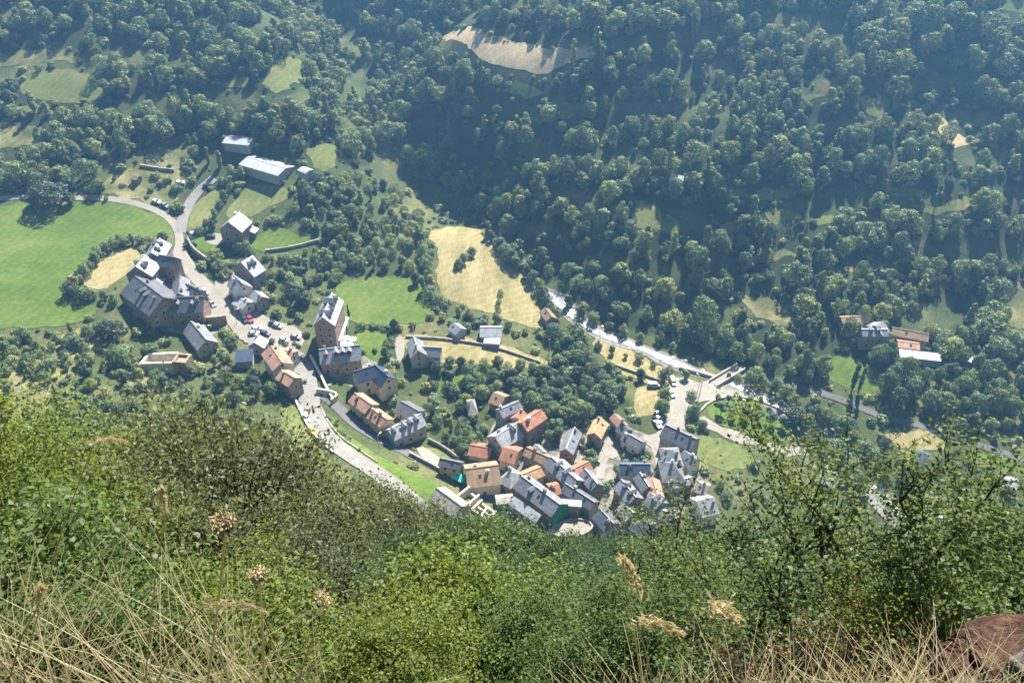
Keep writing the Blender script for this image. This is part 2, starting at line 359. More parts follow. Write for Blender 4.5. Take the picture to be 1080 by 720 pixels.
def build_ground():
    xs = axis([(-900,-330,30),(-330,-10,2.6),(-10,10,.6),(10,330,2.6),(330,900,30)])
    ys = axis([(-120,-6,6),(-6,8,.35),(8,24,1),(24,520,2.6),(520,800,14)])
    X, Y = np.meshgrid(xs, ys); Z = terrain(X, Y)
    nx, ny = len(xs), len(ys)
    V = np.stack([X, Y, Z], -1).reshape(-1, 3)
    i = (np.arange(ny-1)[:, None]*nx+np.arange(nx-1)[None]).ravel()
    Fq = np.stack([i, i+1, i+1+nx, i+nx], 1).astype(np.int32)
    me = bpy.data.meshes.new('ground'); me.vertices.add(len(V)); me.vertices.foreach_set('co', V.astype(np.float32).ravel())
    me.loops.add(Fq.size); me.loops.foreach_set('vertex_index', Fq.ravel())
    me.polygons.add(len(Fq)); me.polygons.foreach_set('loop_start', np.arange(len(Fq), dtype=np.int32)*4)
    me.polygons.foreach_set('use_smooth', [True]*len(Fq))
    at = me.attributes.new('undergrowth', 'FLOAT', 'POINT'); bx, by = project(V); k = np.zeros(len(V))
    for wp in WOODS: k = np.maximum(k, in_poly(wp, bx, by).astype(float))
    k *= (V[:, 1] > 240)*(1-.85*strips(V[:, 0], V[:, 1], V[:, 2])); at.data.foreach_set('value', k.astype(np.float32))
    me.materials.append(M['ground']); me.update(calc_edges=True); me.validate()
    o = link(bpy.data.objects.new('ground', me)); tag(o, 'steep grassy hillside falling into a wooded mountain valley', 'ground', kind='structure')
build_ground()

def chaikin(P, it=2, closed=True):
    P = [np.array(p[:2], float) for p in P]
    for _ in range(it):
        Q = []
        n = len(P)
        rng = range(n) if closed else range(n-1)
        if not closed: Q.append(P[0])
        for i in rng:
            a, b = P[i], P[(i+1) % n]; Q += [a*.75+b*.25, a*.25+b*.75]
        if not closed: Q.append(P[-1])
        P = Q
    return P
def drape(name, px_poly, m, off, label, cat, step=2.5, smooth=2, rough=.0):
    P = chaikin([ground(*p) for p in px_poly], smooth)
    # resample the outline so the sheet follows the ground
    Q = []
    for i in range(len(P)):
        a, b = P[i], P[(i+1) % len(P)]; n = max(1, int(np.linalg.norm(b-a)/step))
        for k in range(n):
            p = a+(b-a)*k/n
            if rough:
                w = Vector((p[0]*.12, p[1]*.12, 3.1)); w2 = w*4; p = p+1.8*rough*np.array([mnoise.noise(w)+.45*mnoise.noise(w2), mnoise.noise(w+Vector((9,7,2)))+.45*mnoise.noise(w2+Vector((9,7,2)))])
            Q.append(p)
    n = len(Q); A = np.array(Q); x0, y0 = A.min(0); x1, y1 = A.max(0)
    gx, gy = np.meshgrid(np.arange(x0+step*.5, x1, step), np.arange(y0+step*.5, y1, step))
    pts = [Vector(p) for p in Q]+[Vector((x, y)) for x, y in zip(gx.ravel(), gy.ravel())]
    vs, es, fs, *_ = delaunay_2d_cdt(pts, [], [list(range(n))], 1, .01)
    V = np.array([(v.x, v.y) for v in vs]); Z = terrain(V[:, 0], V[:, 1])+off
    me = bpy.data.meshes.new(name); me.from_pydata([(a[0], a[1], z) for a, z in zip(V, Z)], [], [tuple(f) for f in fs]); me.materials.append(M[m])
    for p in me.polygons: p.use_smooth = True
    me.update()
    o = link(bpy.data.objects.new(name, me)); tag(o, label, cat, kind='structure'); return o
def line_world(px, it=2): return chaikin([ground(*p) for p in px], it, closed=False)
def resample(P, st):
    out = [P[0]]
    for a, b in zip(P[:-1], P[1:]):
        n = max(1, int(np.linalg.norm(b-a)/st))
        out += [a+(b-a)*k/n for k in range(1, n+1)]
    return out
def ribbon(name, px, width, m, off, label, cat, step=2.5, it=2, wvar=0):
    P = resample(line_world(px, it), step); n = len(P); vs, fs = [], []
    for i, p in enumerate(P):
        t = P[min(i+1, n-1)]-P[max(i-1, 0)]; t = t/(np.linalg.norm(t)+1e-9); q = np.array([-t[1], t[0]])
        w = width*(1+wvar*mnoise.noise(Vector((p[0]*.07, p[1]*.07, 1))))
        for s in (-.5, -.17, .17, .5):
            a = p+q*s*w; vs.append((a[0], a[1], H(a[0], a[1])+off))
    for i in range(n-1):
        for k in range(3): fs.append((i*4+k, i*4+k+1, (i+1)*4+k+1, (i+1)*4+k))
    me = bpy.data.meshes.new(name); me.from_pydata(vs, [], fs); me.materials.append(M[m]); me.update()
    o = link(bpy.data.objects.new(name, me)); tag(o, label, cat, kind='structure'); return P

FIELDS = []            # outlines as seen in the photo: nothing tall grows inside them
def field(name, poly, m, label, cat='field', off=.12, keep=True, rough=1.4, smooth=1):
    if keep: FIELDS.append(np.array(poly, float))
    if name == 'clearing': smooth, rough = 1, 2.2
    drape(name, poly, m, off, label, cat, rough=rough, smooth=smooth)
field('green_field', [(-60,222),(10,214),(60,217),(110,211),(150,218),(178,230),(186,246),(176,252),(150,247),(126,251),(104,262),(88,280),(74,300),(80,320),(112,326),(70,346),(-60,350)], 'meadow_green', 'large bright green meadow below the curving pale track', off=.14)
field('dry_field', [(86,290),(104,274),(125,261),(150,265),(142,286),(118,300),(105,308),(88,304)], 'hay', 'small yellowing paddock fenced by a dark hedge beside the slate houses')
field('hill_field', [(16,90),(45,75),(80,72),(114,92),(110,106),(60,109),(26,102)], 'meadow_pale', 'olive hillside pasture ringed by forest high above the green meadow')
field('orchard_lawn', [(236,232),(245,210),(270,194),(298,195),(305,206),(282,222),(256,230)], 'meadow_pale', 'pale lawn sloping below the two long metal sheds')
field('house_lawn', [(262,264),(270,246),(300,240),(340,253),(322,263),(282,267)], 'meadow_green', 'bright lawn to the right of the lone gabled house')
field('track_verge', [(197,238),(205,213),(224,200),(233,206),(219,235),(206,244)], 'meadow_pale', 'pale grass verge beside the forked track')
field('garden_lawn', [(200,255),(215,247),(238,246),(234,256),(222,267),(208,264)], 'meadow_green', 'small curved garden lawn with a car on a gravel disc', off=.15)
field('gravel_drive', [(217,250),(224,246),(236,247),(237,257),(226,259),(217,256)], 'plaza', 'pale gravel disc on the garden lawn', 'drive', off=.22, rough=0)
field('scrub_slope', [(92,203),(125,180),(165,162),(196,154),(212,172),(192,192),(182,222),(150,212),(110,206)], 'scrubland', 'dry scrubby slope above the pale track', rough=2.5, keep=False)
field('scrub_bank', [(-40,400),(20,385),(60,350),(100,345),(120,365),(90,385),(60,408),(10,420)], 'scrubland', 'dry bank with scattered bushes in front of the green meadow', rough=2.5, keep=False)
field('ruin_yard', [(110,400),(140,388),(175,392),(205,384),(215,395),(180,408),(140,412)], 'scrubland', 'dry ground around the roofless stone ruin', rough=2, keep=False)
field('round_field', [(350,306),(375,293),(410,290),(440,295),(456,323),(450,339),(420,344),(385,343),(362,335)], 'meadow_green', 'round green field behind the tall hotel')
field('hay_field', [(448,246),(478,238),(510,240),(521,262),(545,285),(565,305),(578,342),(566,349),(540,340),(505,326),(468,316),(458,292),(466,270)], 'hay', 'large golden hay field above the river bend')
field('terrace_field', [(424,353),(470,353),(520,363),(560,373),(583,388),(545,390),(510,382),(472,388),(444,385),(430,370)], 'hay', 'yellow terrace field beyond the slate house')
field('dry_clearing', [(458,43),(480,32),(530,44),(590,54),(642,50),(612,66),(588,70),(575,80),(545,76),(520,69),(500,60)], 'bare', 'pale tan clearing high on the wooded mountainside')
field('clearing', [(530,96),(560,88),(578,96),(570,104),(540,103)], 'meadow_pale', 'small green clearing under the tan clearing')
field('clearing', [(545,125),(575,115),(605,108),(622,118),(600,124),(560,130)], 'meadow_pale', 'narrow green clearing among the trees above the ravine')
field('clearing', [(622,140),(636,134),(640,148),(628,154)], 'meadow_green', 'tiny bright green clearing in the middle of the wood')
field('clearing', [(748,202),(790,199),(842,201),(840,210),(790,211),(750,210)], 'meadow_pale', 'long thin grass strip across the wooded slope')
field('clearing', [(808,222),(845,222),(840,234),(812,235)], 'meadow_pale', 'pale grass patch below the long strip')
field('clearing', [(902,100),(935,97),(935,124),(915,126)], 'meadow_pale', 'pale glade high in the right-hand wood')
field('clearing', [(982,122),(998,124),(1010,140),(1030,154),(1015,158),(990,145)], 'bare', 'bare rocky scar high in the right-hand wood')
field('clearing', [(1038,-6),(1100,-10),(1100,16),(1076,16),(1050,8)], 'meadow_green', 'bright green alp in the top corner of the mountainside')
field('clearing', [(760,310),(790,308),(830,322),(842,342),(820,345),(790,326)], 'scrubland', 'orange-tinged dry patch above the poplars')
field('clearing', [(1050,308),(1100,296),(1100,345),(1062,348)], 'scrubland', 'dry slope at the right edge above the farm')
field('clearing', [(668,216),(692,214),(700,240),(672,242)], 'meadow_pale', 'small grassy yard round a hillside shed')
field('clearing', [(275,84),(300,60),(322,66),(312,92),(292,100)], 'meadow_pale', 'grassy terraces in the left-hand wood')
field('clearing', [(-20,58),(40,52),(80,56),(78,66),(10,70),(-20,68)], 'scrubland', 'dry terrace near the top left of the woods')
field('clearing', [(-30,140),(20,132),(60,142),(40,152),(-30,160)], 'scrubland', 'half-hidden dry field left of the wood')
field('clearing', [(318,158),(352,152),(356,172),(335,182)], 'meadow_pale', 'grass strip beside the long metal shed')
field('clearing', [(960,224),(1020,206),(1026,214),(990,232)], 'meadow_pale', 'faint grass terrace beyond the poplars')
field('clearing', [(800,208+60),(835,262),(850,272),(815,280)], 'meadow_pale', 'small terrace with round bushes')
for q_, m_, t_ in (([(884,284),(896,281),(910,282),(908,289),(890,290)],'hay','tiny dry terrace among round bushes'),([(926,202),(950,196),(978,197),(976,204),(938,207)],'meadow_pale','pale terrace strip above the poplar wood'),
  ([(1006,214),(1030,208),(1034,216),(1012,220)],'hay','little straw-coloured terrace by the pale poplar'),([(690,236),(715,232),(722,240),(700,246)],'meadow_pale','thin pale terrace below the hillside shed'),([(756,236),(784,232),(790,240),(764,244)],'meadow_pale','thin pale strip under the long grass strip'),
  ([(840,100),(868,96),(872,104),(846,107)],'meadow_pale','slim glade in the upper right wood'),([(770,178),(784,176),(786,183),(774,184)],'meadow_green','speck of bright grass in the right wood'),([(950,108),(972,106),(974,116),(954,118)],'meadow_pale','glade beside the bare scar'),
  ([(640,78),(668,74),(676,80),(650,85)],'meadow_pale','narrow strip right of the tan clearing'),([(232,86),(262,82),(266,92),(240,95)],'meadow_pale','narrow glade in the left wood'),([(606,50),(622,47),(634,52),(628,58),(610,57)],'hay','little straw-coloured plot by the barn at the tan clearing'),([(20,110),(60,114),(58,120),(24,119)],'meadow_pale','thin terrace under the hill pasture'),
  ([(236,118),(262,122),(256,130),(238,127)],'meadow_green','small green glade above the sheds'),([(860,230),(885,228),(888,236),(866,238)],'meadow_pale','grass patch between bushes on the right slope'),([(975,288),(1000,290),(1006,300),(980,298)],'hay','dry bank above the farm')): field('clearing', q_, m_, t_)
field('river_meadow', [(622,356),(660,366),(716,393),(702,411),(662,397),(640,382)], 'hay', 'dry yellow meadow between the river and the village')
field('village_green', [(664,402),(690,408),(700,418),(690,440),(668,440)], 'hay', 'dry grass beside the parking square')
field('park_lawn', [(744,423),(790,418),(830,430),(856,456),(812,466),(760,446),(742,436)], 'meadow_green', 'green park lawn planted with rows of young trees')
field('park_path', [(738,438),(760,447),(810,466),(856,470),(850,486),(800,474),(740,452)], 'plaza', 'pale gravel strip beside the park', off=.16)
field('lower_lawn', [(728,455),(770,465),(800,482),(780,497),(740,490),(725,475)], 'meadow_pale', 'lawn glimpsed through the branches below the park')
field('roadside_field', [(1018,470),(1050,480),(1110,494),(1110,505),(1035,494),(1020,484)], 'meadow_green', 'green strip beside the far road')
field('farm_lawn', [(866,389),(886,374),(906,377),(936,400),(922,416),(880,406)], 'meadow_green', 'farm lawn in front of the poplar')
field('stubble_field', [(932,456),(965,446),(1002,470),(986,486),(950,472)], 'hay', 'tan stubble field across the river', rough=3)
field('stubble_field', [(968,528),(1010,520),(1050,540),(1060,570),(990,565)], 'scrubland', 'tan field half hidden by the right-hand branches')
field('roadside_slope', [(343,436),(352,440),(372,462),(402,482),(440,500),(490,524),(540,548),(560,566),(500,560),(455,540),(420,512),(392,492),(356,462)], 'meadow_green', 'steep grass bank between the road and the lower lane', rough=.5)
field('cut_slope', [(290,430),(312,425),(332,462),(352,490),(380,510),(350,520),(310,490)], 'meadow_pale', 'grass slope above the bend of the road', rough=.6)
field('terrace_lawn', [(440,478),(456,470),(476,482),(474,490),(455,488)], 'meadow_pale', 'small dry lawn behind the yellow house')
field('garden', [(468,392),(495,388),(490,412),(470,420),(455,410)], 'meadow_green', 'shady garden behind the cream house', rough=.8)
field('hotel_garden', [(376,345),(400,350),(415,362),(410,385),(385,378),(372,362)], 'meadow_green', 'garden to the right of the hotel', rough=.8)
field('lower_bank', [(606,562),(640,566),(690,585),(660,592),(610,580)], 'meadow_green', 'grass bank under the village edge', rough=.8)

ROADS = []
def road(name, px, w, m, label, off=.26, it=2):
    ROADS.append((np.array(ribbon(name, px, w, m, off, label, 'road', it=it)), w))
road('track', [(-60,213),(0,210),(30,207),(70,209),(110,209),(150,216),(177,228),(188,242),(190,256),(187,266)], 3.4, 'plaza', 'pale farm track curving round the green meadow')
road('track', [(190,246),(193,230),(200,214),(210,201),(226,188)], 4.6, 'road', 'pale track climbing from the fork to the metal sheds', off=.30)
road('street', [(187,264),(198,282),(214,300),(230,314),(246,330),(262,345)], 6.0, 'plaza', 'sunlit village street between the slate houses', off=.33)
road('road', [(292,366),(312,376),(322,392),(325,412),(329,436),(344,462),(372,482),(400,500),(428,522),(455,548)], 7.2, 'road', 'grey road winding down past the pink-roofed house', off=.36)
road('lane', [(330,410),(352,424),(372,446),(400,463),(430,478),(470,498),(510,516),(545,542)], 4.5, 'lane', 'shaded lane below the grass bank')
road('riverside_road', [(735,410),(775,412),(805,422),(838,445),(868,475),(905,512),(950,560)], 3.6, 'road', 'pale riverside road running past the park')
road('far_road', [(1110,496),(1060,478),(1020,466),(985,452),(930,440),(880,418),(820,402),(775,394)], 3.0, 'lane', 'far road beyond the river under the trees')  # the lane's dark colour stands in for tree shade here
road('square_road', [(712,452),(714,425),(722,410),(745,410),(762,402),(778,391)], 7.0, 'plaza', 'pale road from the square to the bridge', off=.34)
road('alley', [(690,470),(697,490),(694,512),(700,530)], 3.0, 'plaza', 'narrow pale alley between the slate roofs')
road('alley', [(640,478),(634,490),(633,505)], 3.0, 'plaza', 'short cobbled alley beside the orange roof')
PL = []
def paved(poly, label, m='plaza', off=.30, keep=True):
    if keep: PL.append(np.array(poly, float))
    drape('plaza', poly, m, off, label, 'square', smooth=1)
paved([(228,322),(260,318),(285,338),(318,346),(322,366),(300,374),(276,366),(256,361),(244,348)], 'sunlit car park square beside the hotel')
paved([(212,326),(236,318),(240,340),(218,342)], 'pale stone terrace above the square', off=.6)
paved([(672,462),(698,456),(706,428),(704,399),(722,398),(745,407),(778,413),(795,421),(745,421),(722,434),(712,455),(722,470),(694,477)], 'sunlit parking square near the bridge')
paved([(436,474),(448,470),(474,492),(466,500)], 'gravel yard behind the lane wall')
paved([(640,455),(655,470),(650,486),(633,480)], 'courtyard among the slate roofs')
paved([(415,360),(424,352),(428,372),(420,386)], 'pale driveway beside the grey house', off=.34)
paved([(258,345),(275,352),(272,362),(254,362)], 'pale corner of the square by the wall', off=.38)
paved([(172,306),(182,297),(184,312),(176,318)], 'bright little yard between slate houses', off=.38)
paved([(223,300),(240,290),(243,308),(236,316)], 'bright yard in front of the white cottage', off=.38)

paved([(540,428),(572,428),(600,455),(640,446),(668,452),(700,466),(738,476),(752,520),(700,556),(640,566),(590,548),(545,535),(518,512),(520,482),(512,470),(520,445)], 'trodden ground between the houses of the lower village', 'village_ground', .10, False)
paved([(150,262),(186,262),(214,298),(246,332),(236,352),(190,356),(126,326),(138,296)], 'trodden ground between the houses of the upper hamlet', 'village_ground', .10, False)
paved([(228,290),(250,268),(280,288),(284,318),(262,330),(236,318)], 'trodden yard round the white cottages', 'village_ground', .10, False)
paved([(330,372),(420,372),(410,400),(380,412),(345,398)], 'shaded yard in front of the three-dormer house', 'village_ground', .10, False)
# ------------------------------------------------------------------ river
RPX = [(560,300),(592,320),(612,341),(640,356),(680,369),(714,385),(744,396),(775,406),(812,424),(850,446),(880,470),(908,500),(942,535),(990,585)]
RIV = ribbon('riverbed', RPX, 7.5, 'riverbed', .16, 'pale shingle riverbed winding along the valley floor', 'riverbed', wvar=.5)
ribbon('river', RPX, 3.2, 'water', .34, 'shallow white river glinting between boulders', 'river', wvar=.7)
ROADS.append((np.array(RIV), 12))

# walls
def wall_line(name, px, h, th, m, label, cat='wall', it=1, base=-.6, group=None):
    P = resample(line_world(px, it), 2.0); n = len(P); b = MB(); o0 = np.array([P[0][0], P[0][1], H(*P[0])]); vs = []
    for i, p in enumerate(P):
        t = P[min(i+1, n-1)]-P[max(i-1, 0)]; t = t/(np.linalg.norm(t)+1e-9); q = np.array([-t[1], t[0]])*th/2; z = H(*p)
        for s, zz in ((-1, z+base), (1, z+base), (1, z+h), (-1, z+h)):
            a = p+q*s; vs.append((a[0]-o0[0], a[1]-o0[1], zz-o0[2]))
    fs = [(3,2,1,0), tuple((n-1)*4+k for k in range(4))]
    for i in range(n-1):
        for k in range(4): fs.append((i*4+k, i*4+(k+1) % 4, (i+1)*4+(k+1) % 4, (i+1)*4+k))
    b.add(vs, fs); o = b.build(name, M[m], None, tuple(o0)); tag(o, label, cat, group); return o
wall_line('retaining_wall', [(199,256),(204,266),(214,274),(224,281)], 3.0, .8, 'w_stone', 'curved stone retaining wall round the garden lawn')
wall_line('retaining_wall', [(213,343),(226,343),(240,341)], 4.2, 1.2, 'w_brown', 'tall brown retaining wall under the stone terrace')
wall_line('retaining_wall', [(328,378),(336,392),(345,412),(352,424)], 1.8, .7, 'w_pale', 'low pale wall between the road and the dormer house')
wall_line('retaining_wall', [(334,415),(346,416),(358,420),(350,426)], 2.4, .7, 'w_pale', 'short pale wall rounding the mouth of the lane')
wall_line('parapet', [(312,423),(318,436),(326,452),(338,467),(352,478)], 1.0, .6, 'white', 'whitewashed parapet on the outside of the road bend')
wall_line('parapet', [(338,428),(346,445),(360,462),(378,474),(398,488)], .7, .5, 'w_stone', 'low stone kerb wall above the grass bank')
wall_line('retaining_wall', [(432,480),(455,492),(480,505),(505,517)], 1.8, .6, 'w_stone', 'dark stone wall along the shaded lane')
wall_line('garden_wall', [(452,465),(468,473),(484,485)], 1.6, .5, 'w_stone', 'garden wall behind the three-dormer slate house')
wall_line('field_wall', [(148,176),(165,179),(184,181)], 1.4, .7, 'w_stone', 'drystone wall crossing the dry scrubby slope')
wall_line('field_wall', [(428,356),(470,358),(520,366),(570,383)], 1.1, .6, 'w_stone', 'drystone wall along the top of the yellow terrace field')
wall_line('field_wall', [(640,383),(665,392),(695,402)], 1.2, .6, 'w_stone', 'drystone wall under the dry river meadow')
wall_line('park_wall', [(736,437),(748,424),(770,418),(795,421),(828,434),(850,455)], .8, .5, 'w_pale', 'low wall curving round the park lawn')
wall_line('path_wall', [(570,430),(580,415),(592,396)], 1.2, .8, 'w_stone', 'mossy stone wall climbing the grove to the yellow field')
wall_line('river_wall', [(752,399),(735,394),(716,389)], 1.5, .8, 'w_pale', 'pale embankment wall beside the bridge')
wall_line('field_wall', [(280,266),(310,262),(338,254)], 1.3, .6, 'w_stone', 'stone wall below the bright house lawn')
wall_line('courtyard_wall', [(611,471),(618,475),(626,482),(632,490)], 1.4, .6, 'w_stone', 'curved courtyard wall near the peach-tiled house')
wall_line('alley_wall', [(529,478),(540,484),(548,490)], 1.6, .6, 'white', 'curved whitewashed wall below the angular orange roof')
def fence_line(px, label):
    root = empty('timber_fence', tuple(ground(*px[0]))); tag(root, label, 'fence'); o0 = root.location
    P = resample(line_world(px, 1), 3.0)
    for a, b in zip(P[:-1], P[1:]):
        m_ = MB()
        for hz in (.5, .95): m_.tube([(a[0]-o0.x, a[1]-o0.y, H(*a)+hz-o0.z), (b[0]-o0.x, b[1]-o0.y, H(*b)+hz-o0.z)], .05, 4)
        m_.build('rail', M['wood'], root)
    for a in P:
        m_ = MB(); m_.tube([(a[0]-o0.x, a[1]-o0.y, H(*a)-.3-o0.z), (a[0]-o0.x, a[1]-o0.y, H(*a)+1.15-o0.z)], .07, 5); m_.build('post', M['wood'], root)
fence_line([(206,243),(218,234),(230,215),(236,205)], 'rustic rail fence along the pale grass verge')
# bridge
def bridge():
    a, b = ground(752,406), ground(781,389); a[2] = b[2] = max(a[2], b[2])+.5; mid = (a+b)/2
    L = np.linalg.norm(b-a); ang = math.atan2(b[1]-a[1], b[0]-a[0])
    root = empty('road_bridge', tuple(mid), ang); tag(root, 'pale concrete road bridge crossing the river from the parking square', 'bridge')
    m_ = MB(); m_.box(-L/2, L/2, -2.2, 2.2, -.6, 0.1); m_.build('deck', M['plaza'], root)
    for s in (-1, 1):
        m_ = MB(); m_.box(-L/2, L/2, s*2.0-.18, s*2.0+.18, .1, 1.1); m_.build('parapet', M['w_pale'], root)
    for x in (-L*.28, L*.28):
        m_ = MB(); m_.box(x-.6, x+.6, -1.9, 1.9, -4, -.6); m_.build('pier', M['w_stone'], root)
bridge()
# ------------------------------------------------------------------ houses
WIN = {}
def window_meshes(w, h):
    k = (round(w, 2), round(h, 2))
    if k not in WIN:
        f = MB(); t = .13
        f.box(-w/2-t, w/2+t, -.05, .06, -t-.04, 0); f.box(-w/2-t, w/2+t, -.05, .05, h, h+t)
        f.box(-w/2-t, -w/2, -.05, .045, 0, h); f.box(w/2, w/2+t, -.05, .045, 0, h)
        p = MB(); p.box(-w/2+.002, w/2-.002, -.05, .015, .002, h-.002)
        WIN[k] = (f.mesh('window', M['frame']), p.mesh('pane', M['glass']))
    return WIN[k]
def put_window(root, loc, rz, w=.95, h=1.25):
    f, p = window_meshes(w, h)
    o = bpy.data.objects.new('window', f); link(o, root); o.location = loc; o.rotation_euler.z = rz
    q = bpy.data.objects.new('pane', p); link(q, o)
def put_door(root, loc, rz, w=1.1, h=2.1):
    m_ = MB(); m_.box(-w/2, w/2, -.05, .06, 0, h); d = m_.build('door', M['wood'], root, loc, rz)
    m_ = MB(); m_.box(w*.28, w*.38, .06, .12, h*.45, h*.5); m_.build('handle', M['pole'], d)
def dormer(roof, x, s, hw, zr, pitch, v, rm, wm, w=1.5, h=1.7, d0=None):
    """gabled dormer on the slope facing s; v: 0 at ridge, 1 at eave"""
    y0 = hw*v; zb = zr-y0*math.tan(pitch)              # roof surface at its front
    run = (h+.55*w*.9)/math.tan(pitch)+.3
    m_ = MB(); a, b = x-w/2, x+w/2; yf, yb = s*(y0), s*(y0-run)
    def P(xx, yy, zz): return (xx, yy, zz)
    zt = zb+h; zp = zt+w*.45
    m_.add([P(a,yf,zb-.2),P(b,yf,zb-.2),P(b,yf,zt),P(x,yf,zp),P(a,yf,zt),P(a,yb,zb-.2),P(b,yb,zb-.2),P(b,yb,zt),P(x,yb,zp),P(a,yb,zt)],
           [(0,1,2,3,4),(9,8,7,6,5),(0,5,6,1),(1,6,7,2),(4,9,5,0),(2,7,8,3),(3,8,9,4)])
    d = m_.build('dormer', M[wm], roof)
    m_ = MB(); o = .18; t = .12
    for sx in (-1, 1):
        e = x+sx*(w/2+o); ze = zt-o*.9
        ys = [s*(y0+.25), yb]
        v8 = [(e,ys[0],ze+.06),(x,ys[0],zp+.06),(x,ys[0],zp+.06+t),(e,ys[0],ze+.06+t),(e,ys[1],ze+.06),(x,ys[1],zp+.06),(x,ys[1],zp+.06+t),(e,ys[1],ze+.06+t)]
        m_.add(v8, [(0,1,2,3),(7,6,5,4),(0,4,5,1),(1,5,6,2),(2,6,7,3),(3,7,4,0)])
    m_.build('dormer_roof', M[rm], roof)
    m_ = MB(); m_.box(x-w*.3, x+w*.3, min(yf, yf+s*.04), max(yf, yf+s*.04), zb+.35, zt-.1); m_.build('dormer_window', M['glass'], roof)
def chimney(roof, x, y, zb, h=1.5, w=.8, wm='w_stone'):
    m_ = MB(); m_.box(x-w/2, x+w/2, y-w*.4, y+w*.4, zb-1.0, zb+h); m_.box(x-w*.62, x+w*.62, y-w*.52, y+w*.52, zb+h, zb+h+.14); m_.box(x-w*.3, x+w*.3, y-w*.22, y+w*.22, zb+h+.14, zb+h+.4)
    m_.build('chimney', M[wm], roof)
HOUSES = []            # (x, y, radius)
CAMV = Vector((0, 0, ZC))
def solve(A, B, eave, He, pitch, width, hip=False):
    hw = width/2 if width else 4.0
    for _ in range(14):
        mid = ((A[0]+B[0])/2, (A[1]+B[1])/2)
        g0 = ground(*mid) if _ == 0 else g
        z0 = g0[2]
        a, b = at_z(*A, z0+He+hw*math.tan(pitch)), at_z(*B, z0+He+hw*math.tan(pitch))
        ctr = (a+b)/2; g = np.array([ctr[0], ctr[1], H(ctr[0], ctr[1])])
        d = (b-a)[:2]; L = np.linalg.norm(d); d /= L
        if eave and not width:
            e = at_z(*eave, z0+He); q = (e-ctr)[:2]
            hw += .6*(min(max(abs(q[0]*-d[1]+q[1]*d[0])-.25, 1.6), 8.5)-hw)
    return ctr, g[2], hw*1.05, min(max(L*1.06, 3.0), 42), math.atan2(d[1], d[0])
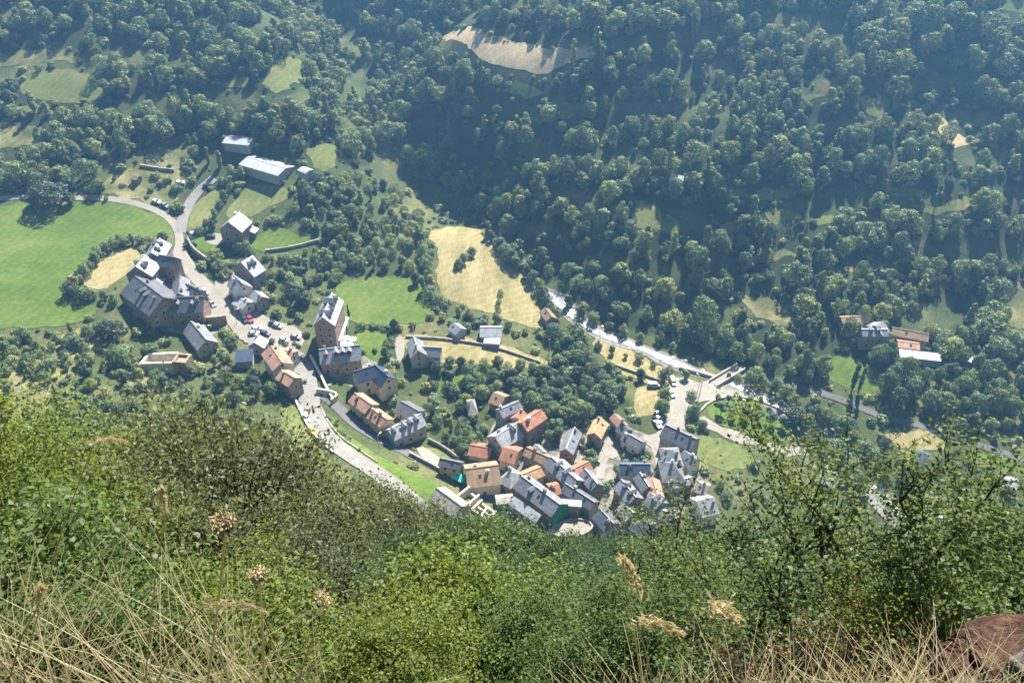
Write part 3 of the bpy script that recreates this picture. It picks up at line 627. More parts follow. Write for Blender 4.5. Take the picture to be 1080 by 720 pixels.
def house(name, label, cat, A, B, eave, He, rm, wm, pitch=38, width=None, dorm=(), chim=1, wing=None, hip=False, mono=False, win=True, over=.4, door=True, found=3.0, glassroof=False, group=None):
    p = R(pitch)
    ctr, gz, hw, L, yaw = solve(A, B, eave, He, p, width)
    if wing is None:
        root = empty(name, (ctr[0], ctr[1], gz)); tag(root, label, cat, group); off = Vector((0,0,0))
    else:
        root = wing; off = Vector((ctr[0]-root.location.x, ctr[1]-root.location.y, gz-root.location.z))
    HOUSES.append((ctr[0], ctr[1], math.hypot(L/2, hw)*.8+1))
    hl = L/2; zr = He+hw*math.tan(p)
    # which side faces the viewer
    ca, sa = math.cos(yaw), math.sin(yaw)
    tocam = Vector((-ctr[0], -ctr[1]))
    lc = Vector((tocam.x*ca+tocam.y*sa, -tocam.x*sa+tocam.y*ca)).normalized()     # viewer direction in house axes
    wl = MB(); k = .25
    ww = hw-.02; zw = He-.05
    prof = [(-ww, -found), (ww, -found), (ww, zw), (0, zr-.10), (-ww, zw)]
    if hip: prof = [(-ww, -found), (ww, -found), (ww, zw), (-ww, zw)]
    if mono:
        sgn = 1
        if eave:
            e = at_z(*eave, gz+He)-ctr; sgn = 1 if (e[0]*-sa+e[1]*ca) > 0 else -1
        prof = [(0, -found), (sgn*2*ww, -found), (sgn*2*ww, zw-.1), (0, zr+hw*math.tan(p)-.35)] if False else [(0, -found), (sgn*ww, -found), (sgn*ww, zw), (0, zr-.15)]
        if sgn < 0: prof = prof[::-1]
    n = len(prof)
    wl.add([(-hl, y, z) for y, z in prof]+[(hl, y, z) for y, z in prof],
           [tuple(range(n-1, -1, -1)), tuple(range(n, 2*n))]+[(i, (i+1) % n, (i+1) % n+n, i+n) for i in range(n)])
    wl.build('wall', M[wm], root, off, yaw)
    rf = MB(); t = .22
    if hip:
        r = max(0.0, hl-hw); o_ = over; zt = zr
        e = [(-hl-o_, -hw-o_), (hl+o_, -hw-o_), (hl+o_, hw+o_), (-hl-o_, hw+o_)]; ze = He-o_*math.tan(p)*.9
        rr = max(r, .15)
        vs = [(x, y, ze) for x, y in e]+[(x, y, ze+t) for x, y in e]+[(-rr, 0, zt+t), (rr, 0, zt+t)]
        rf.add(vs, [(3,2,1,0),(0,1,5,4),(1,2,6,5),(2,3,7,6),(3,0,4,7),(4,5,9,8),(6,7,8,9),(5,6,9),(7,4,8)])
    else:
        for s in ((1, -1) if not mono else (sgn,)):
            ye = hw+over; ze = He-over*math.tan(p)
            x0, x1 = -hl-over*.8, hl+over*.8
            yy0 = 0 if not mono else -.25
            z0r = zr if not mono else zr+.25*math.tan(p)
            a = [(x0, s*yy0, z0r), (x1, s*yy0, z0r), (x1, s*ye, ze), (x0, s*ye, ze)]
            vs = a+[(x, y, z+t) for x, y, z in a]
            fs = [(0,1,2,3),(7,6,5,4),(0,4,5,1),(1,5,6,2),(2,6,7,3),(3,7,4,0)]
            if s < 0: fs = [tuple(reversed(f)) for f in fs]
            rf.add(vs, fs)
        if not mono and L > 6:                                     # ridge capping
            rf.box(-hl-over*.8, hl+over*.8, -.16, .16, zr+t-.09, zr+t+.1)
    ro = rf.build('roof', M[rm], root, off, yaw)
    scam = 1 if lc.y > 0 else -1
    for q in dorm:
        # (fraction along the ridge from A to B, v, side 'c' camera / 'o' other / +-1 , width)
        u, v, side = q[0], q[1], q[2] if len(q) > 2 else 'c'; w_ = (q[3] if len(q) > 3 else 1.6)*.78
        s = scam if side == 'c' else -scam if side == 'o' else side
        dormer(ro, -hl+u*L, s, hw, zr+.2, p, v, rm, wm if wm != 'w_brown' else 'wood', w_, 1.1+.25*w_)
    rr_ = random.Random(label)
    for i in range(chim):
        u = rr_.choice((.12, .85, .3, .7)) if i == 0 else rr_.uniform(.2, .8)
        yy = rr_.uniform(.05, .4)*hw*rr_.choice((-1, 1))
        if mono: yy = sgn*.3*hw
        chimney(ro, -hl+u*L, yy, zr-abs(yy)*math.tan(p), rr_.uniform(1.1, 1.6), rr_.uniform(.7, 1.0), rr_.choice(('w_stone', wm, 'w_white')))
    if rr_.random() < .55 and not mono and not hip:
        sk = MB(); xs_ = rr_.uniform(-.5, .5)*hl; vv = .5*hw; zz = zr+t-vv*math.tan(p)
        dx, dy = .4, .55*math.cos(p); dz = .55*math.sin(p)
        y1, y2 = scam*(vv-dy), scam*(vv+dy)
        a = [(xs_-dx, y1, zz+dz+.02), (xs_+dx, y1, zz+dz+.02), (xs_+dx, y2, zz-dz+.02), (xs_-dx, y2, zz-dz+.02)]
        sk.add(a+[(x, y, z+.09) for x, y, z in a], [(3,2,1,0),(4,5,6,7),(0,1,5,4),(1,2,6,5),(2,3,7,6),(3,0,4,7)])
        sk.build('skylight', M['glass'], ro)
    if win:
        floors = max(1, int(He/2.7))
        def along(length, axis):
            return [(-length/2+(i+.5)*length/nn) for nn in [max(1, int(length/3.2))] for i in range(nn)]
        c_, s_ = math.cos(yaw), math.sin(yaw)
        def W(x, y, z): return Vector((x*c_-y*s_, x*s_+y*c_, z))+off
        for s in (1, -1):                                          # long walls
            if s*lc.y > .12 and not (mono and s != sgn):
                cols = along(L-.8, 0); dcol = rr_.randrange(len(cols))
                for fl in range(floors):
                    for i, x in enumerate(cols):
                        if fl == 0 and i == dcol and door: put_door(root, W(x, s*ww, .05), yaw+(0 if s > 0 else math.pi)); continue
                        if rr_.random() < .18: continue
                        hh = min(1.25, He-fl*2.7-1.35)
                        if hh > .5: put_window(root, W(x, s*ww, fl*2.7+1.0), yaw+(0 if s > 0 else math.pi), .95, hh)
        for s in (1, -1):                                          # gable walls
            if s*lc.x > .12 and not mono:
                cols = along(2*hw-1.0, 1)
                for fl in range(floors):
                    for y in cols:
                        if rr_.random() < .15: continue
                        hh = min(1.25, He-fl*2.7-1.35)
                        if hh > .5: put_window(root, W(s*hl, y, fl*2.7+1.0), yaw-s*math.pi/2, .95, hh)
                if not hip and hw > 2.6: put_window(root, W(s*hl, 0, He+.3), yaw-s*math.pi/2, .8, 1.0)
    root['yaw'] = 0.0; del root['yaw']
    return root, dict(off=off, yaw=yaw, hl=hl, hw=hw, He=He, zr=zr, scam=scam, ctr=ctr, gz=gz, lc=lc)
h = house
# --- upper hamlet
o, _ = h('stone_house', 'lone gabled stone house with a glaring roof beside the lawn', 'house', (241.7,234.2), (251.7,224.7), (259.5,239.7), 6.5, 'slate_light', 'w_stone')
h('', '', '', (262.5,243), (266,239.5), (266,248), 2.6, 'slate_light', 'w_stone', 20, wing=o, mono=True, chim=0, win=False)
o, _ = h('slate_house', 'tall slate house whose dark slope faces us beside the sunlit street', 'house', (159.5,268), (184,272), (174,281), 7.5, 'slate_dark', 'w_brown', 42, chim=1)
h('', '', '', (168,252.5), (160,266), (176,266), 8.0, 'slate_light', 'w_brown', 38, wing=o, dorm=((.3,.55,-1,1.4),(.3,.55,1,1.4),(.7,.6,1,1.4)), chim=1)
h('slate_house', 'glaring white-roofed house with two dark dormers next to the yellow paddock', 'house', (153,270.5), (144,281), (161.5,289), 6.5, 'slate_light', 'w_stone', 38, dorm=((.5,.5,1,1.5),(.75,.55,1,1.5),(.5,.5,-1,1.5)))
h('lean_to_shed', 'low white lean-to between the glaring roof and the bright little yard', 'shed', (163,292), (158,298), (168,302), 3.0, 'metal', 'w_stone', 18, mono=True, chim=0, win=False)
h('slate_house', 'broad grey slate house at the lower corner of the upper hamlet, chimneys on its slope', 'house', (143.7,292.8), (171.7,313.7), (138,317), 6.0, 'slate_dark', 'w_brown', 33, chim=2, dorm=((.45,.5,'c',1.6),(.6,.55,'c',1.6)))
o, _ = h('slate_house', 'narrow slate house between the little yard and the sunlit street', 'house', (190,292), (188.5,309), (182.5,302), 6, 'slate_dark', 'w_brown', 38)
h('slate_cottage', 'small dark slate cottage with white chimneys facing the street', 'house', (197,300), (209.5,306), (198,312), 5.5, 'slate_dark', 'w_brown', 38, chim=2)
h('slate_house', 'long slate house with two white dormers over a brown front wall', 'house', (176.7,314.2), (213.3,313.3), (194,329), 6.5, 'slate_dark', 'w_brown', 40, dorm=((.32,.7,'c',1.5),(.7,.7,'c',1.5)))
h('slate_cottage', 'low slate cottage with a bright ridge in front of the long brown house', 'house', (202,340), (217,358), (199,357), 3.5, 'slate_mid', 'w_stone', 38)
h('stone_house', 'slate house with two dark dormers on a gleaming slope above the square', 'house', (255,276.7), (265.8,270.3), (272,289), 6, 'slate_light', 'w_stone', 38, dorm=((.35,.5,'c',1.3),(.7,.55,'c',1.3),(.35,.5,'o',1.3)))
h('white_cottage', 'white gabled cottage below the two-dormer slate house', 'house', (247.5,291.5), (256,299.5), None, 5, 'slate_light', 'w_white', 42, width=6.5)
h('white_cottage', 'low white cottage at the shaded end of the square', 'house', (251,314), (261,319), None, 3.2, 'metal', 'w_white', 25, width=5.5)
h('stone_cottage', 'little pale-roofed cottage among the trees right of the white cottages', 'house', (269,307), (276,313), None, 4, 'slate_light', 'w_stone', 36, width=5)
h('stone_cottage', 'small slate-roofed cottage with a bright slope at the corner of the car park', 'house', (273.3,354.2), (268.8,361), (279,365.5), 3.8, 'slate_light', 'w_stone', 35)
h('slate_shed', 'blue-grey lean-to shed beside the pink-tiled house', 'shed', (250,370), (266,369), (258,381), 3, 'slate_navy', 'w_grey', 22, mono=True, chim=0, win=False)
o, _ = h('pink_roofed_house', 'tall cream house with pink tiles at the head of the winding road', 'house', (286,366), (297,382), (280,379), 7.5, 'tile_pink', 'w_cream', 30)
h('', '', '', (297,368.5), (309,371.5), (303,379), 5.5, 'tile_pink', 'w_cream', 28, wing=o)
h('pink_roofed_cottage', 'brown stone cottage with pink tiles on the edge of the road bend', 'house', (297.5,391), (310,398.5), (297,403), 6.5, 'tile_pink', 'w_brown', 32)
# hotel
o, q = h('hotel_building', 'tall four-storey stone hotel with a row of dormers on its bright slope', 'hotel', (350,310.3), (340.8,334.2), (357,331), 12.0, 'slate_light', 'w_brown', 43, chim=0,
   dorm=tuple((u, .62, 1, 1.35) for u in (.1,.25,.4,.55,.7,.85))+((.35,.45,-1,3.2),(.8,.5,-1,2.4)))
h('', '', '', (360.5,334.5), (352.5,357), (362.5,349), 3, 'metal', 'w_cream', 14, wing=o, mono=True, chim=0, win=False)
h('dormer_house', 'stone house with three large dormers in front of the hotel', 'house', (338.3,369), (378,364.5), (364.2,381), 5.5, 'slate_light', 'w_brown', 40, dorm=((.4,.62,'c',2.2),(.56,.62,'c',2.2),(.72,.62,'c',2.2),(.15,.6,'c',1.3)))
o, _ = h('cream_house', 'cream house with navy roofs and a gabled wing', 'house', (374.5,392), (393,386.5), (387.5,400.5), 6.5, 'slate_navy', 'w_cream', 42, chim=1)
h('', '', '', (396,385.5), (409,397), (399.5,406.5), 6.5, 'slate_navy', 'w_cream', 42, wing=o, chim=1)
h('terraced_house', 'upper of two yellow tile-roofed terraced houses along the lane', 'house', (375,415.3), (391,426.5), (374,428), 5.2, 'tile_pink', 'w_yellow', 32)
h('terraced_house', 'lower of two ochre tile-roofed terraced houses, with a chimney block at its end', 'house', (389.5,429.5), (407,442), (390.3,442.8), 5.2, 'tile_pink', 'w_yellow', 32, chim=2)
h('dormer_house', 'grey slate house with three narrow dormers beside the shaded lane', 'house', (411,453), (442.5,437.5), (433.3,455.5), 5, 'slate_light', 'w_stone', 38, dorm=((.42,.62,'c',1.5),(.62,.6,'c',1.5),(.82,.58,'c',1.5),(.1,.6,'c',1.2)))
h('slate_cottage', 'dark low slate roof behind the three-dormer lane house', 'house', (424,424), (441,433.5), (424,437), 3.5, 'slate_dark', 'w_grey', 32, chim=0)
o, _ = h('grey_house', 'grey rendered house with a steep gable and side wing by the yellow terrace field', 'house', (436.5,356), (441,369.5), (447.5,367.5), 5.5, 'slate_light', 'w_grey', 42)
h('', '', '', (446,366), (464,367), (456,376), 4.8, 'slate_mid', 'w_grey', 40, wing=o, chim=0)
h('metal_barn', 'blue-grey metal-roofed barn at the foot of the golden hay field', 'barn', (507.5,345.6), (528,345.6), (519,355), 3, 'metal', 'w_grey', 28, chim=0, win=False)
h('lean_to_shed', 'white lean-to just below the metal-roofed barn', 'shed', (512,356), (527,357), (522,362.5), 2.2, 'metal', 'w_grey', 14, mono=True, chim=0, win=False)
h('blue_shed', 'small blue-roofed shed hidden in the hedge left of the metal barn', 'shed', (478.5,341), (486,346.5), None, 2.6, 'slate_light', 'w_grey', 32, width=5, chim=0, win=False)
h('stone_cottage', 'cottage with a pale pyramid roof of stone slabs deep in the grove', 'house', (493,423), (501,422), None, 3.5, 'stone_roof', 'w_stone', 36, width=8, hip=True)
h('tile_cottage', 'brown-tiled cottage at the edge of the dark grove', 'house', (521,414.5), (532,418.5), (524,427), 3.2, 'tile_brown', 'w_brown', 30, chim=0)
# --- lower village, upper edge
h('slate_house', 'high slate house at the upper end of the lower village, below the grove', 'house', (527,432), (546,423.5), (540,436), 7, 'slate_mid', 'w_stone', 38)
h('orange_house', 'tall house with a long orange roof at the top of the lower village', 'house', (551,445.5), (570,433), (566,448), 7.5, 'tile_orange', 'w_brown', 34, chim=2)
h('orange_cottage', 'narrow orange-roofed cottage squeezed between slate and the long orange roof', 'house', (545.5,440), (551.5,434), None, 6.5, 'tile_orange', 'w_cream', 32, width=4.5)
h('slate_house', 'pale blue slate house with one dark dormer in the shade of the long orange roof', 'house', (523,460), (543.5,447.5), (543,465), 5.5, 'slate_light', 'w_stone', 36, dorm=((.75,.5,'c',1.8),))
h('garden_shed', 'low shed with faded orange tiles among garden bushes', 'shed', (497,469.5), (517,473), (508,482), 2.4, 'tile_orange', 'w_stone', 26, chim=0, win=False)
h('orange_house', 'angular bright orange roof beside the whitewashed curved wall', 'house', (532,472), (546,476), (539,488), 4.5, 'tile_orange', 'w_cream', 28, chim=0)
h('slate_cottage', 'small light-blue hipped roof between the brown barn roof and the peach roof', 'house', (533,495), (545,502), None, 4.5, 'slate_light', 'w_brown', 34, width=7, hip=True)
h('yellow_house', 'small yellow house with a dark slate roof on the lane', 'house', (465.5,483.5), (486,488), (473.7,493), 5.5, 'slate_dark', 'w_yellow', 36, chim=0)
h('brown_roofed_house', 'large house with a weathered brown tile roof and paired chimneys', 'house', (492.5,495), (524,491), (519,511), 5, 'tile_brown', 'w_cream', 32, chim=2)
h('stone_shed', 'squat shed with a stone-slab roof below the large brown roof', 'shed', (524,525.5), (540,524), (533,530.5), 2.6, 'stone_roof', 'w_stone', 20, chim=0, win=False)
h('stone_barn', 'stone barn with slab roof beside the roofless concrete walls', 'barn', (461.7,515.8), (486,533.5), (464.2,535), 3.4, 'stone_roof', 'w_stone', 34, chim=0, win=False)
o, q36 = h('slate_house', 'big long slate building with green netting at its gable end', 'house', (551.7,503.3), (589,531), (561.2,528.5), 6, 'slate_mid', 'w_brown', 36, dorm=((.35,.75,'c',1.6),), chim=2)
h('', '', '', (543,525), (569,543), (551,541), 3.6, 'slate_light', 'w_brown', 26, wing=o, mono=True, chim=0)
h('lean_to_roof_shed', 'bright white sheet roof beside the green netting', 'shed', (588,526.5), (612,528.5), (602,533), 5.5, 'metal', 'w_stone', 14, mono=True, chim=0, win=False)
h('brown_roofed_house', 'low house with a long grey-brown tile roof in the middle of the lower village', 'house', (556.5,472.5), (582,484), (565,485.6), 5, 'tile_brown', 'w_brown', 32, chim=1)
h('slate_house', 'long grey slate house with two dark dormers continuing the grey-brown roof', 'house', (582.5,483), (608,505.6), (585.6,501.5), 6, 'slate_mid', 'w_stone', 38, dorm=((.3,.55,'c',1.5),(.62,.55,'c',1.5)))
h('slate_cottage', 'small pale blue roof tucked behind the grey-brown tiles', 'house', (565,469), (572,476), (561.5,475), 5, 'slate_light', 'w_stone', 36)
h('slate_house', 'long narrow grey slate hall with a reddish front gable', 'house', (606,452), (597.5,472.5), (609,467), 5.5, 'slate_mid', 'w_red', 40, chim=1)
h('slate_cottage', 'little blue slate roof against the reddish gable', 'house', (590,485), (598,492), (588,494), 5, 'slate_light', 'w_stone', 34, chim=0)
h('orange_house', 'red-orange roof in the middle of the grey slates', 'house', (601.5,496.5), (620,487.5), (618.5,499), 4.8, 'tile_orange', 'w_stone', 32)
h('slate_house', 'steep slate gable in front of the red-orange roof', 'house', (617.7,495.3), (629.5,509.5), (615.7,508.5), 6, 'slate_mid', 'w_brown', 40)
h('peach_house', 'broad peach-tiled roof beside the long slate building', 'house', (551.5,500.5), (569,493), (568,503.5), 4.8, 'tile_peach', 'w_cream', 30, chim=0)
h('orange_cottage', 'small brick-red roof just above the white sheet roof', 'house', (580,513), (588.5,511), (588,521), 4.5, 'tile_orange', 'w_brown', 30)
h('slate_house', 'long dark slate roof running beside the white sheet roof', 'house', (598,511), (626,529), (604,526), 5, 'slate_dark', 'w_stone', 34)
h('peach_house', 'free-standing peach-tiled house near the parking square', 'house', (634,442), (627,456), (636.7,456.5), 5, 'tile_peach', 'w_stone', 34)
h('pink_cottage', 'little pink-tiled gable behind the peach-tiled house', 'house', (648.5,437), (657.5,447), (647.5,446), 4.5, 'tile_pink', 'w_stone', 38)
h('slate_cottage', 'dark slate cottage joining the pink-tiled gable', 'house', (655,447.5), (662.5,453), (653.5,457), 4.5, 'slate_dark', 'w_stone', 34)
h('slate_house', 'dark slate roof at the corner of the parking square', 'house', (660,456.5), (677.5,466), (662,467.5), 4, 'slate_dark', 'w_white', 32)
h('slate_house', 'large dark slate house standing alone on the right of the parking square', 'house', (703.5,448.7), (733,462.5), (713,468), 6, 'slate_dark', 'w_stone', 36, chim=2)
h('slate_house', 'hipped slate house below the large dark one', 'house', (700,475.5), (718,475), (709,486), 6, 'slate_mid', 'w_stone', 36, chim=2, hip=True, width=9)
h('slate_house', 'hipped grey slate house second below the large dark one', 'house', (699,489.5), (720,489), (711,502), 6, 'slate_mid', 'w_brown', 36, chim=2, hip=True, width=9)
h('slate_cottage', 'small slate cottage behind the branches right of the hipped roofs', 'house', (722,476), (733,484), None, 5, 'slate_mid', 'w_white', 36, width=6)
h('navy_house', 'navy-blue roofed house in the lower village', 'house', (655,489.5), (684,489.5), (670,500.5), 5, 'slate_navy', 'w_white', 34, chim=2)
h('slate_cottage', 'small pointed grey gable under the navy roof', 'house', (675.5,499.5), (684,512.5), (673.5,513), 4.5, 'slate_mid', 'w_brown', 42)
h('pink_cottage', 'pale pink narrow house wedged by the alley', 'house', (688,504), (692.5,520), None, 5, 'tile_pink', 'w_white', 36, width=4.5, chim=0)
h('slate_house', 'slate house with two long dark dormers near the village bottom', 'house', (656.5,507), (670,523.5), (652,520), 5.5, 'slate_mid', 'w_brown', 36, dorm=((.35,.5,'c',1.3),(.75,.5,'c',1.3)))
h('slate_cottage', 'light-blue slate roof beside the two long dormers', 'house', (657,531.5), (667,541), (652,541), 4, 'slate_light', 'w_stone', 32, chim=0)
h('slate_house', 'grey slate house with a dark dormer at the bottom of the village', 'house', (687.5,521), (697,529.5), (684,535), 5, 'slate_mid', 'w_stone', 36, dorm=((.5,.5,'c',1.6),))
h('slate_house', 'gleaming pale slate roof below the hipped pair', 'house', (706,508.5), (728,503.5), (721,512), 5, 'slate_light', 'w_stone', 30, chim=1)
h('stone_house', 'brownish stone house seen through the branches right of the village', 'house', (733,508), (747,512.5), (739,520), 4.5, 'stone_roof', 'w_brown', 32)
h('slate_house', 'stone-slab gable at the lowest corner of the village', 'house', (634,538), (646,551), (630.5,552.5), 4.5, 'slate_dark', 'w_stone', 36)
h('slate_cottage', 'slate cottage behind leaves below the two long dormers', 'house', (698,537), (712,546), (698,549), 4.5, 'slate_mid', 'w_white', 36)
h('slate_cottage', 'half-hidden slate cottage left of the leaning branches', 'house', (672,545), (685,553), None, 4.5, 'slate_dark', 'w_stone', 36, width=7)
h('white_house', 'white house glimpsed through the saplings right of the village', 'house', (736,529), (752,525), None, 4.5, 'slate_light', 'w_white', 34, width=8)
h('white_house', 'white house by the riverside road behind the saplings', 'house', (868,496), (884,503), None, 4.2, 'metal', 'w_white', 30, width=7)
h('grey_shed', 'grey roof low on the right behind the saplings', 'shed', (981,541), (1003,555), None, 3.2, 'slate_light', 'w_white', 26, width=8, chim=0)
h('blue_shed', 'dark blue-green shed beside the tan stubble field', 'shed', (968,477), (980,481), None, 2.8, 'slate_navy', 'w_grey', 25, width=6, chim=0, win=False)
h('white_cottage', 'tiny white cottage by the green roadside strip', 'house', (1060,504), (1074,508), None, 3, 'metal', 'w_white', 26, width=5, chim=0)
# --- farm across the river
o, _ = h('farmhouse', 'stone farmhouse with dormers across the river', 'house', (910,347.5), (934,347.5), (922,354.5), 6.5, 'slate_light', 'w_stone', 36, dorm=((.35,.6,'c',1.5),(.65,.6,'c',1.5)))
h('', '', '', (924,343.5), (931,339.8), (939,349), 6.5, 'slate_light', 'w_stone', 34, wing=o, chim=0)
h('farm_barn', 'long brown-roofed barn right of the farmhouse', 'barn', (943,346), (978,352.5), (960,356.5), 3.5, 'tile_brown', 'w_brown', 30, chim=0, win=False)
h('farm_barn', 'pinkish-roofed barn in front of the long brown barn', 'barn', (948,360), (968.5,362.5), (959,367.5), 3, 'tile_pink', 'w_brown', 22, chim=0, win=False)
h('farm_shed', 'low white-roofed farm shed nearest the grove', 'shed', (950,369), (990,373.5), (969,378), 2.6, 'metal', 'w_grey', 12, mono=True, chim=0, win=False)
h('farm_shed', 'small white roof among trees at the end of the farm', 'shed', (1018,374), (1026,377), None, 2.6, 'metal', 'w_grey', 14, width=5, chim=0, win=False)
h('farm_shed', 'old brown-roofed shed behind the farmhouse', 'shed', (888,335), (912,333.5), (902,340), 3, 'tile_brown', 'w_brown', 26, chim=0, win=False)
# --- far away
h('metal_shed', 'smaller of the two pale metal sheds above the lawn', 'shed', (243,158.5), (268,161), (254,166.5), 2.0, 'metal', 'w_grey', 14, chim=0, win=False)
h('metal_shed', 'long pale metal shed above the lawn', 'shed', (262,166.5), (300,177.5), (280,181.5), 3.0, 'metal', 'w_grey', 14, chim=0, win=False)
h('metal_shed', 'little pale shed at the right end of the long one', 'shed', (318,178), (326,181), None, 3, 'metal', 'w_grey', 16, width=4, chim=0, win=False)
h('stone_barn', 'dark-roofed barn at the edge of the tan clearing', 'barn', (583,51), (591,57), (585,61), 4, 'tile_brown', 'w_stone', 34, chim=0, win=False)
h('stone_barn', 'tiny pinkish barn beyond the tan clearing', 'barn', (602,42), (608,46), None, 3, 'tile_pink', 'w_white', 30, width=4, chim=0, win=False)
h('hillside_shed', 'grey-roofed shed in a grassy yard half way up the wood', 'shed', (705,221), (717,224), None, 3, 'slate_light', 'w_stone', 26, width=7, chim=0, win=False)
h('hillside_shed', 'weathered barn hidden in trees at the top left', 'shed', (30,16), (40,17), None, 3.5, 'slate_light', 'w_stone', 30, width=6, chim=0, win=False)
h('hillside_shed', 'small hut on the dry slope above the fork of the tracks', 'shed', (140,185), (146,186), None, 2.2, 'tile_brown', 'w_brown', 26, width=3.5, chim=0, win=False)

# green netting hung over the gable of the long slate building
def netting():
    q = q36; yaw = q['yaw']; s = 1
    b = MB(); n = 10; vs = []
    for j in range(n+1):
        for i in range(n+1):
            u = i/n*2-1; v = j/n
            y = u*(q['hw']+.3); ztop = q['zr']-abs(u)*(q['zr']-q['He'])
            z = -.5+v*(ztop-.1+.5); x = q['hl']+.35+.18*math.sin(u*9+v*3)+.5*(1-v)
            vs.append((x, y, z))
    fs = [(j*(n+1)+i, j*(n+1)+i+1, (j+1)*(n+1)+i+1, (j+1)*(n+1)+i) for j in range(n) for i in range(n)]
    m2 = len(vs); b.add(vs+[(x+.05, y, z) for x, y, z in vs], fs+[tuple(k+m2 for k in reversed(f)) for f in fs])
    o = b.build('scaffold_netting', M['net'], None, (q['ctr'][0], q['ctr'][1], q['gz']), yaw)
    tag(o, 'green scaffold netting hung over the gable end of the long slate building', 'netting')
netting()
# roofless walls and the ruined church
def ruin_loop(name, label, cat, px, h_, th, m, extra=()):
    P = [ground(*p) for p in px]; o0 = P[0]; root = empty(name, tuple(o0)); tag(root, label, cat)
    for (a, b) in list(zip(P, P[1:]+P[:1]))+[(ground(*e[0]), ground(*e[1])) for e in extra]:
        d = (b-a)[:2]; L = np.linalg.norm(d)
        if L < .5: continue
        ang = math.atan2(d[1], d[0]); m_ = MB()
        z0 = min(a[2], b[2])-1.5-o0[2]; z1 = max(a[2], b[2])+h_-o0[2]
        m_.box(-L/2-th*.45, L/2+th*.45, -th/2, th/2, z0, z1+RNG.uniform(-.03, .03)); mid = (a+b)/2-o0
        m_.build('wall', M[m], root, (mid[0], mid[1], 0), ang)
    HOUSES.append((np.mean([p[0] for p in P]), np.mean([p[1] for p in P]), 6))
    return root
ruin_loop('unfinished_house', 'roofless pale concrete walls beside the stone barn', 'ruin', [(482,527),(495,522),(505,530),(493,536)], 1.8, .7, 'w_pale')
ruin_loop('unfinished_house', 'pale concrete foundation walls divided in small rooms on the grass bank', 'ruin', [(498,539),(508,533),(523,544),(512,550)], 1.2, .6, 'w_pale', (((503,536),(517,547)),((508,545),(513,540))))
def church():
    root = ruin_loop('ruined_church', 'roofless stone church with a square tower above the wooded bank', 'church ruin', [(151,391),(160,381),(190,383),(188,394)], 3.6, .9, 'w_pale')
    a = ground(196,392); o0 = root.location
    m_ = MB()
    for (x0,x1,y0,y1) in ((-2.6,2.6,-2.6,-1.8),(-2.6,2.6,1.8,2.6),(-2.6,-1.8,-1.8,1.8),(1.8,2.6,-1.8,1.8)): m_.box(x0,x1,y0,y1,-2,6.5)
    m_.box(-1.85,1.85,-1.85,1.85,-2,5.6)
    t = m_.build('tower', M['w_brown'], root, (a[0]-o0.x, a[1]-o0.y, a[2]-o0.z), R(-8))
    m_ = MB(); m_.box(-.3,.3,-2.64,-2.6,3.4,4.6); m_.build('opening', M['glass'], t)
church()
def round_terrace():
    a = ground(603,562); P = [(5.5*math.cos(t)*1.25, 3.6*math.sin(t)) for t in np.linspace(0, 2*math.pi, 25)[:-1]]
    root = empty('round_terrace', (a[0], a[1], a[2]), R(12)); tag(root, 'oval stone terrace with a pale floor below the green netting', 'terrace')
    m_ = MB(); m_.prism([(x*.9, y*.9) for x, y in P], -3, 2.2); m_.build('terrace_floor', M['plaza'], root)
    m_ = MB()
    for i in range(24):
        a0, a1 = P[i], P[(i+1) % 24]; b0, b1 = (a0[0]*.9, a0[1]*.9), (a1[0]*.9, a1[1]*.9)
        m_.prism([a0, a1, b1, b0], -3, 2.75)
    m_.build('parapet', M['w_stone'], root)
    HOUSES.append((a[0], a[1], 6))
round_terrace()

# ------------------------------------------------------------------ cars
def side(prof, w, b, mi=0, taper=1.0):
    n = len(prof)
    b.add([(x, -w/2*(taper if z > .9 else 1), z) for x, z in prof]+[(x, w/2*(taper if z > .9 else 1), z) for x, z in prof],
          [tuple(range(n)), tuple(range(2*n-1, n-1, -1))]+[(i+n, (i+1) % n+n, (i+1) % n, i) for i in range(n)], mi)
CARM = {}
def car_meshes(kind):
    if kind in CARM: return CARM[kind]
    van = kind == 'van'
    L = 4.9 if van else 4.2
    b = MB()
    side([(-L/2, .35), (L/2, .35), (L/2, .72), (L/2-.12, .84), (.95 if not van else 1.7, .98), (-L/2+.25, 1.0), (-L/2, .8)], 1.72, b)
    r = MB()
    if van: side([(1.15, 1.86), (-L/2+.15, 1.92), (-L/2+.1, 1.8), (1.2, 1.76)], 1.66, r, taper=.92)
    else: side([(.25, 1.47), (-1.25, 1.5), (-1.35, 1.42), (.32, 1.4)], 1.6, r, taper=.86)
    g = MB()
    if van: side([(1.75, .97), (1.2, 1.77), (-L/2+.12, 1.81), (-L/2+.2, .97)], 1.68, g, taper=.92)
    else: side([(1.0, .96), (.32, 1.41), (-1.35, 1.43), (-1.95, .98)], 1.6, g, taper=.86)
    w = MB(); w.tube([(0, -.1, 0), (0, .1, 0)], .32, 12)
    hl = MB(); hl.box(-.02, .03, -.18, .18, -.08, .08)
    CARM[kind] = (b, r, g, w, hl, L); return CARM[kind]
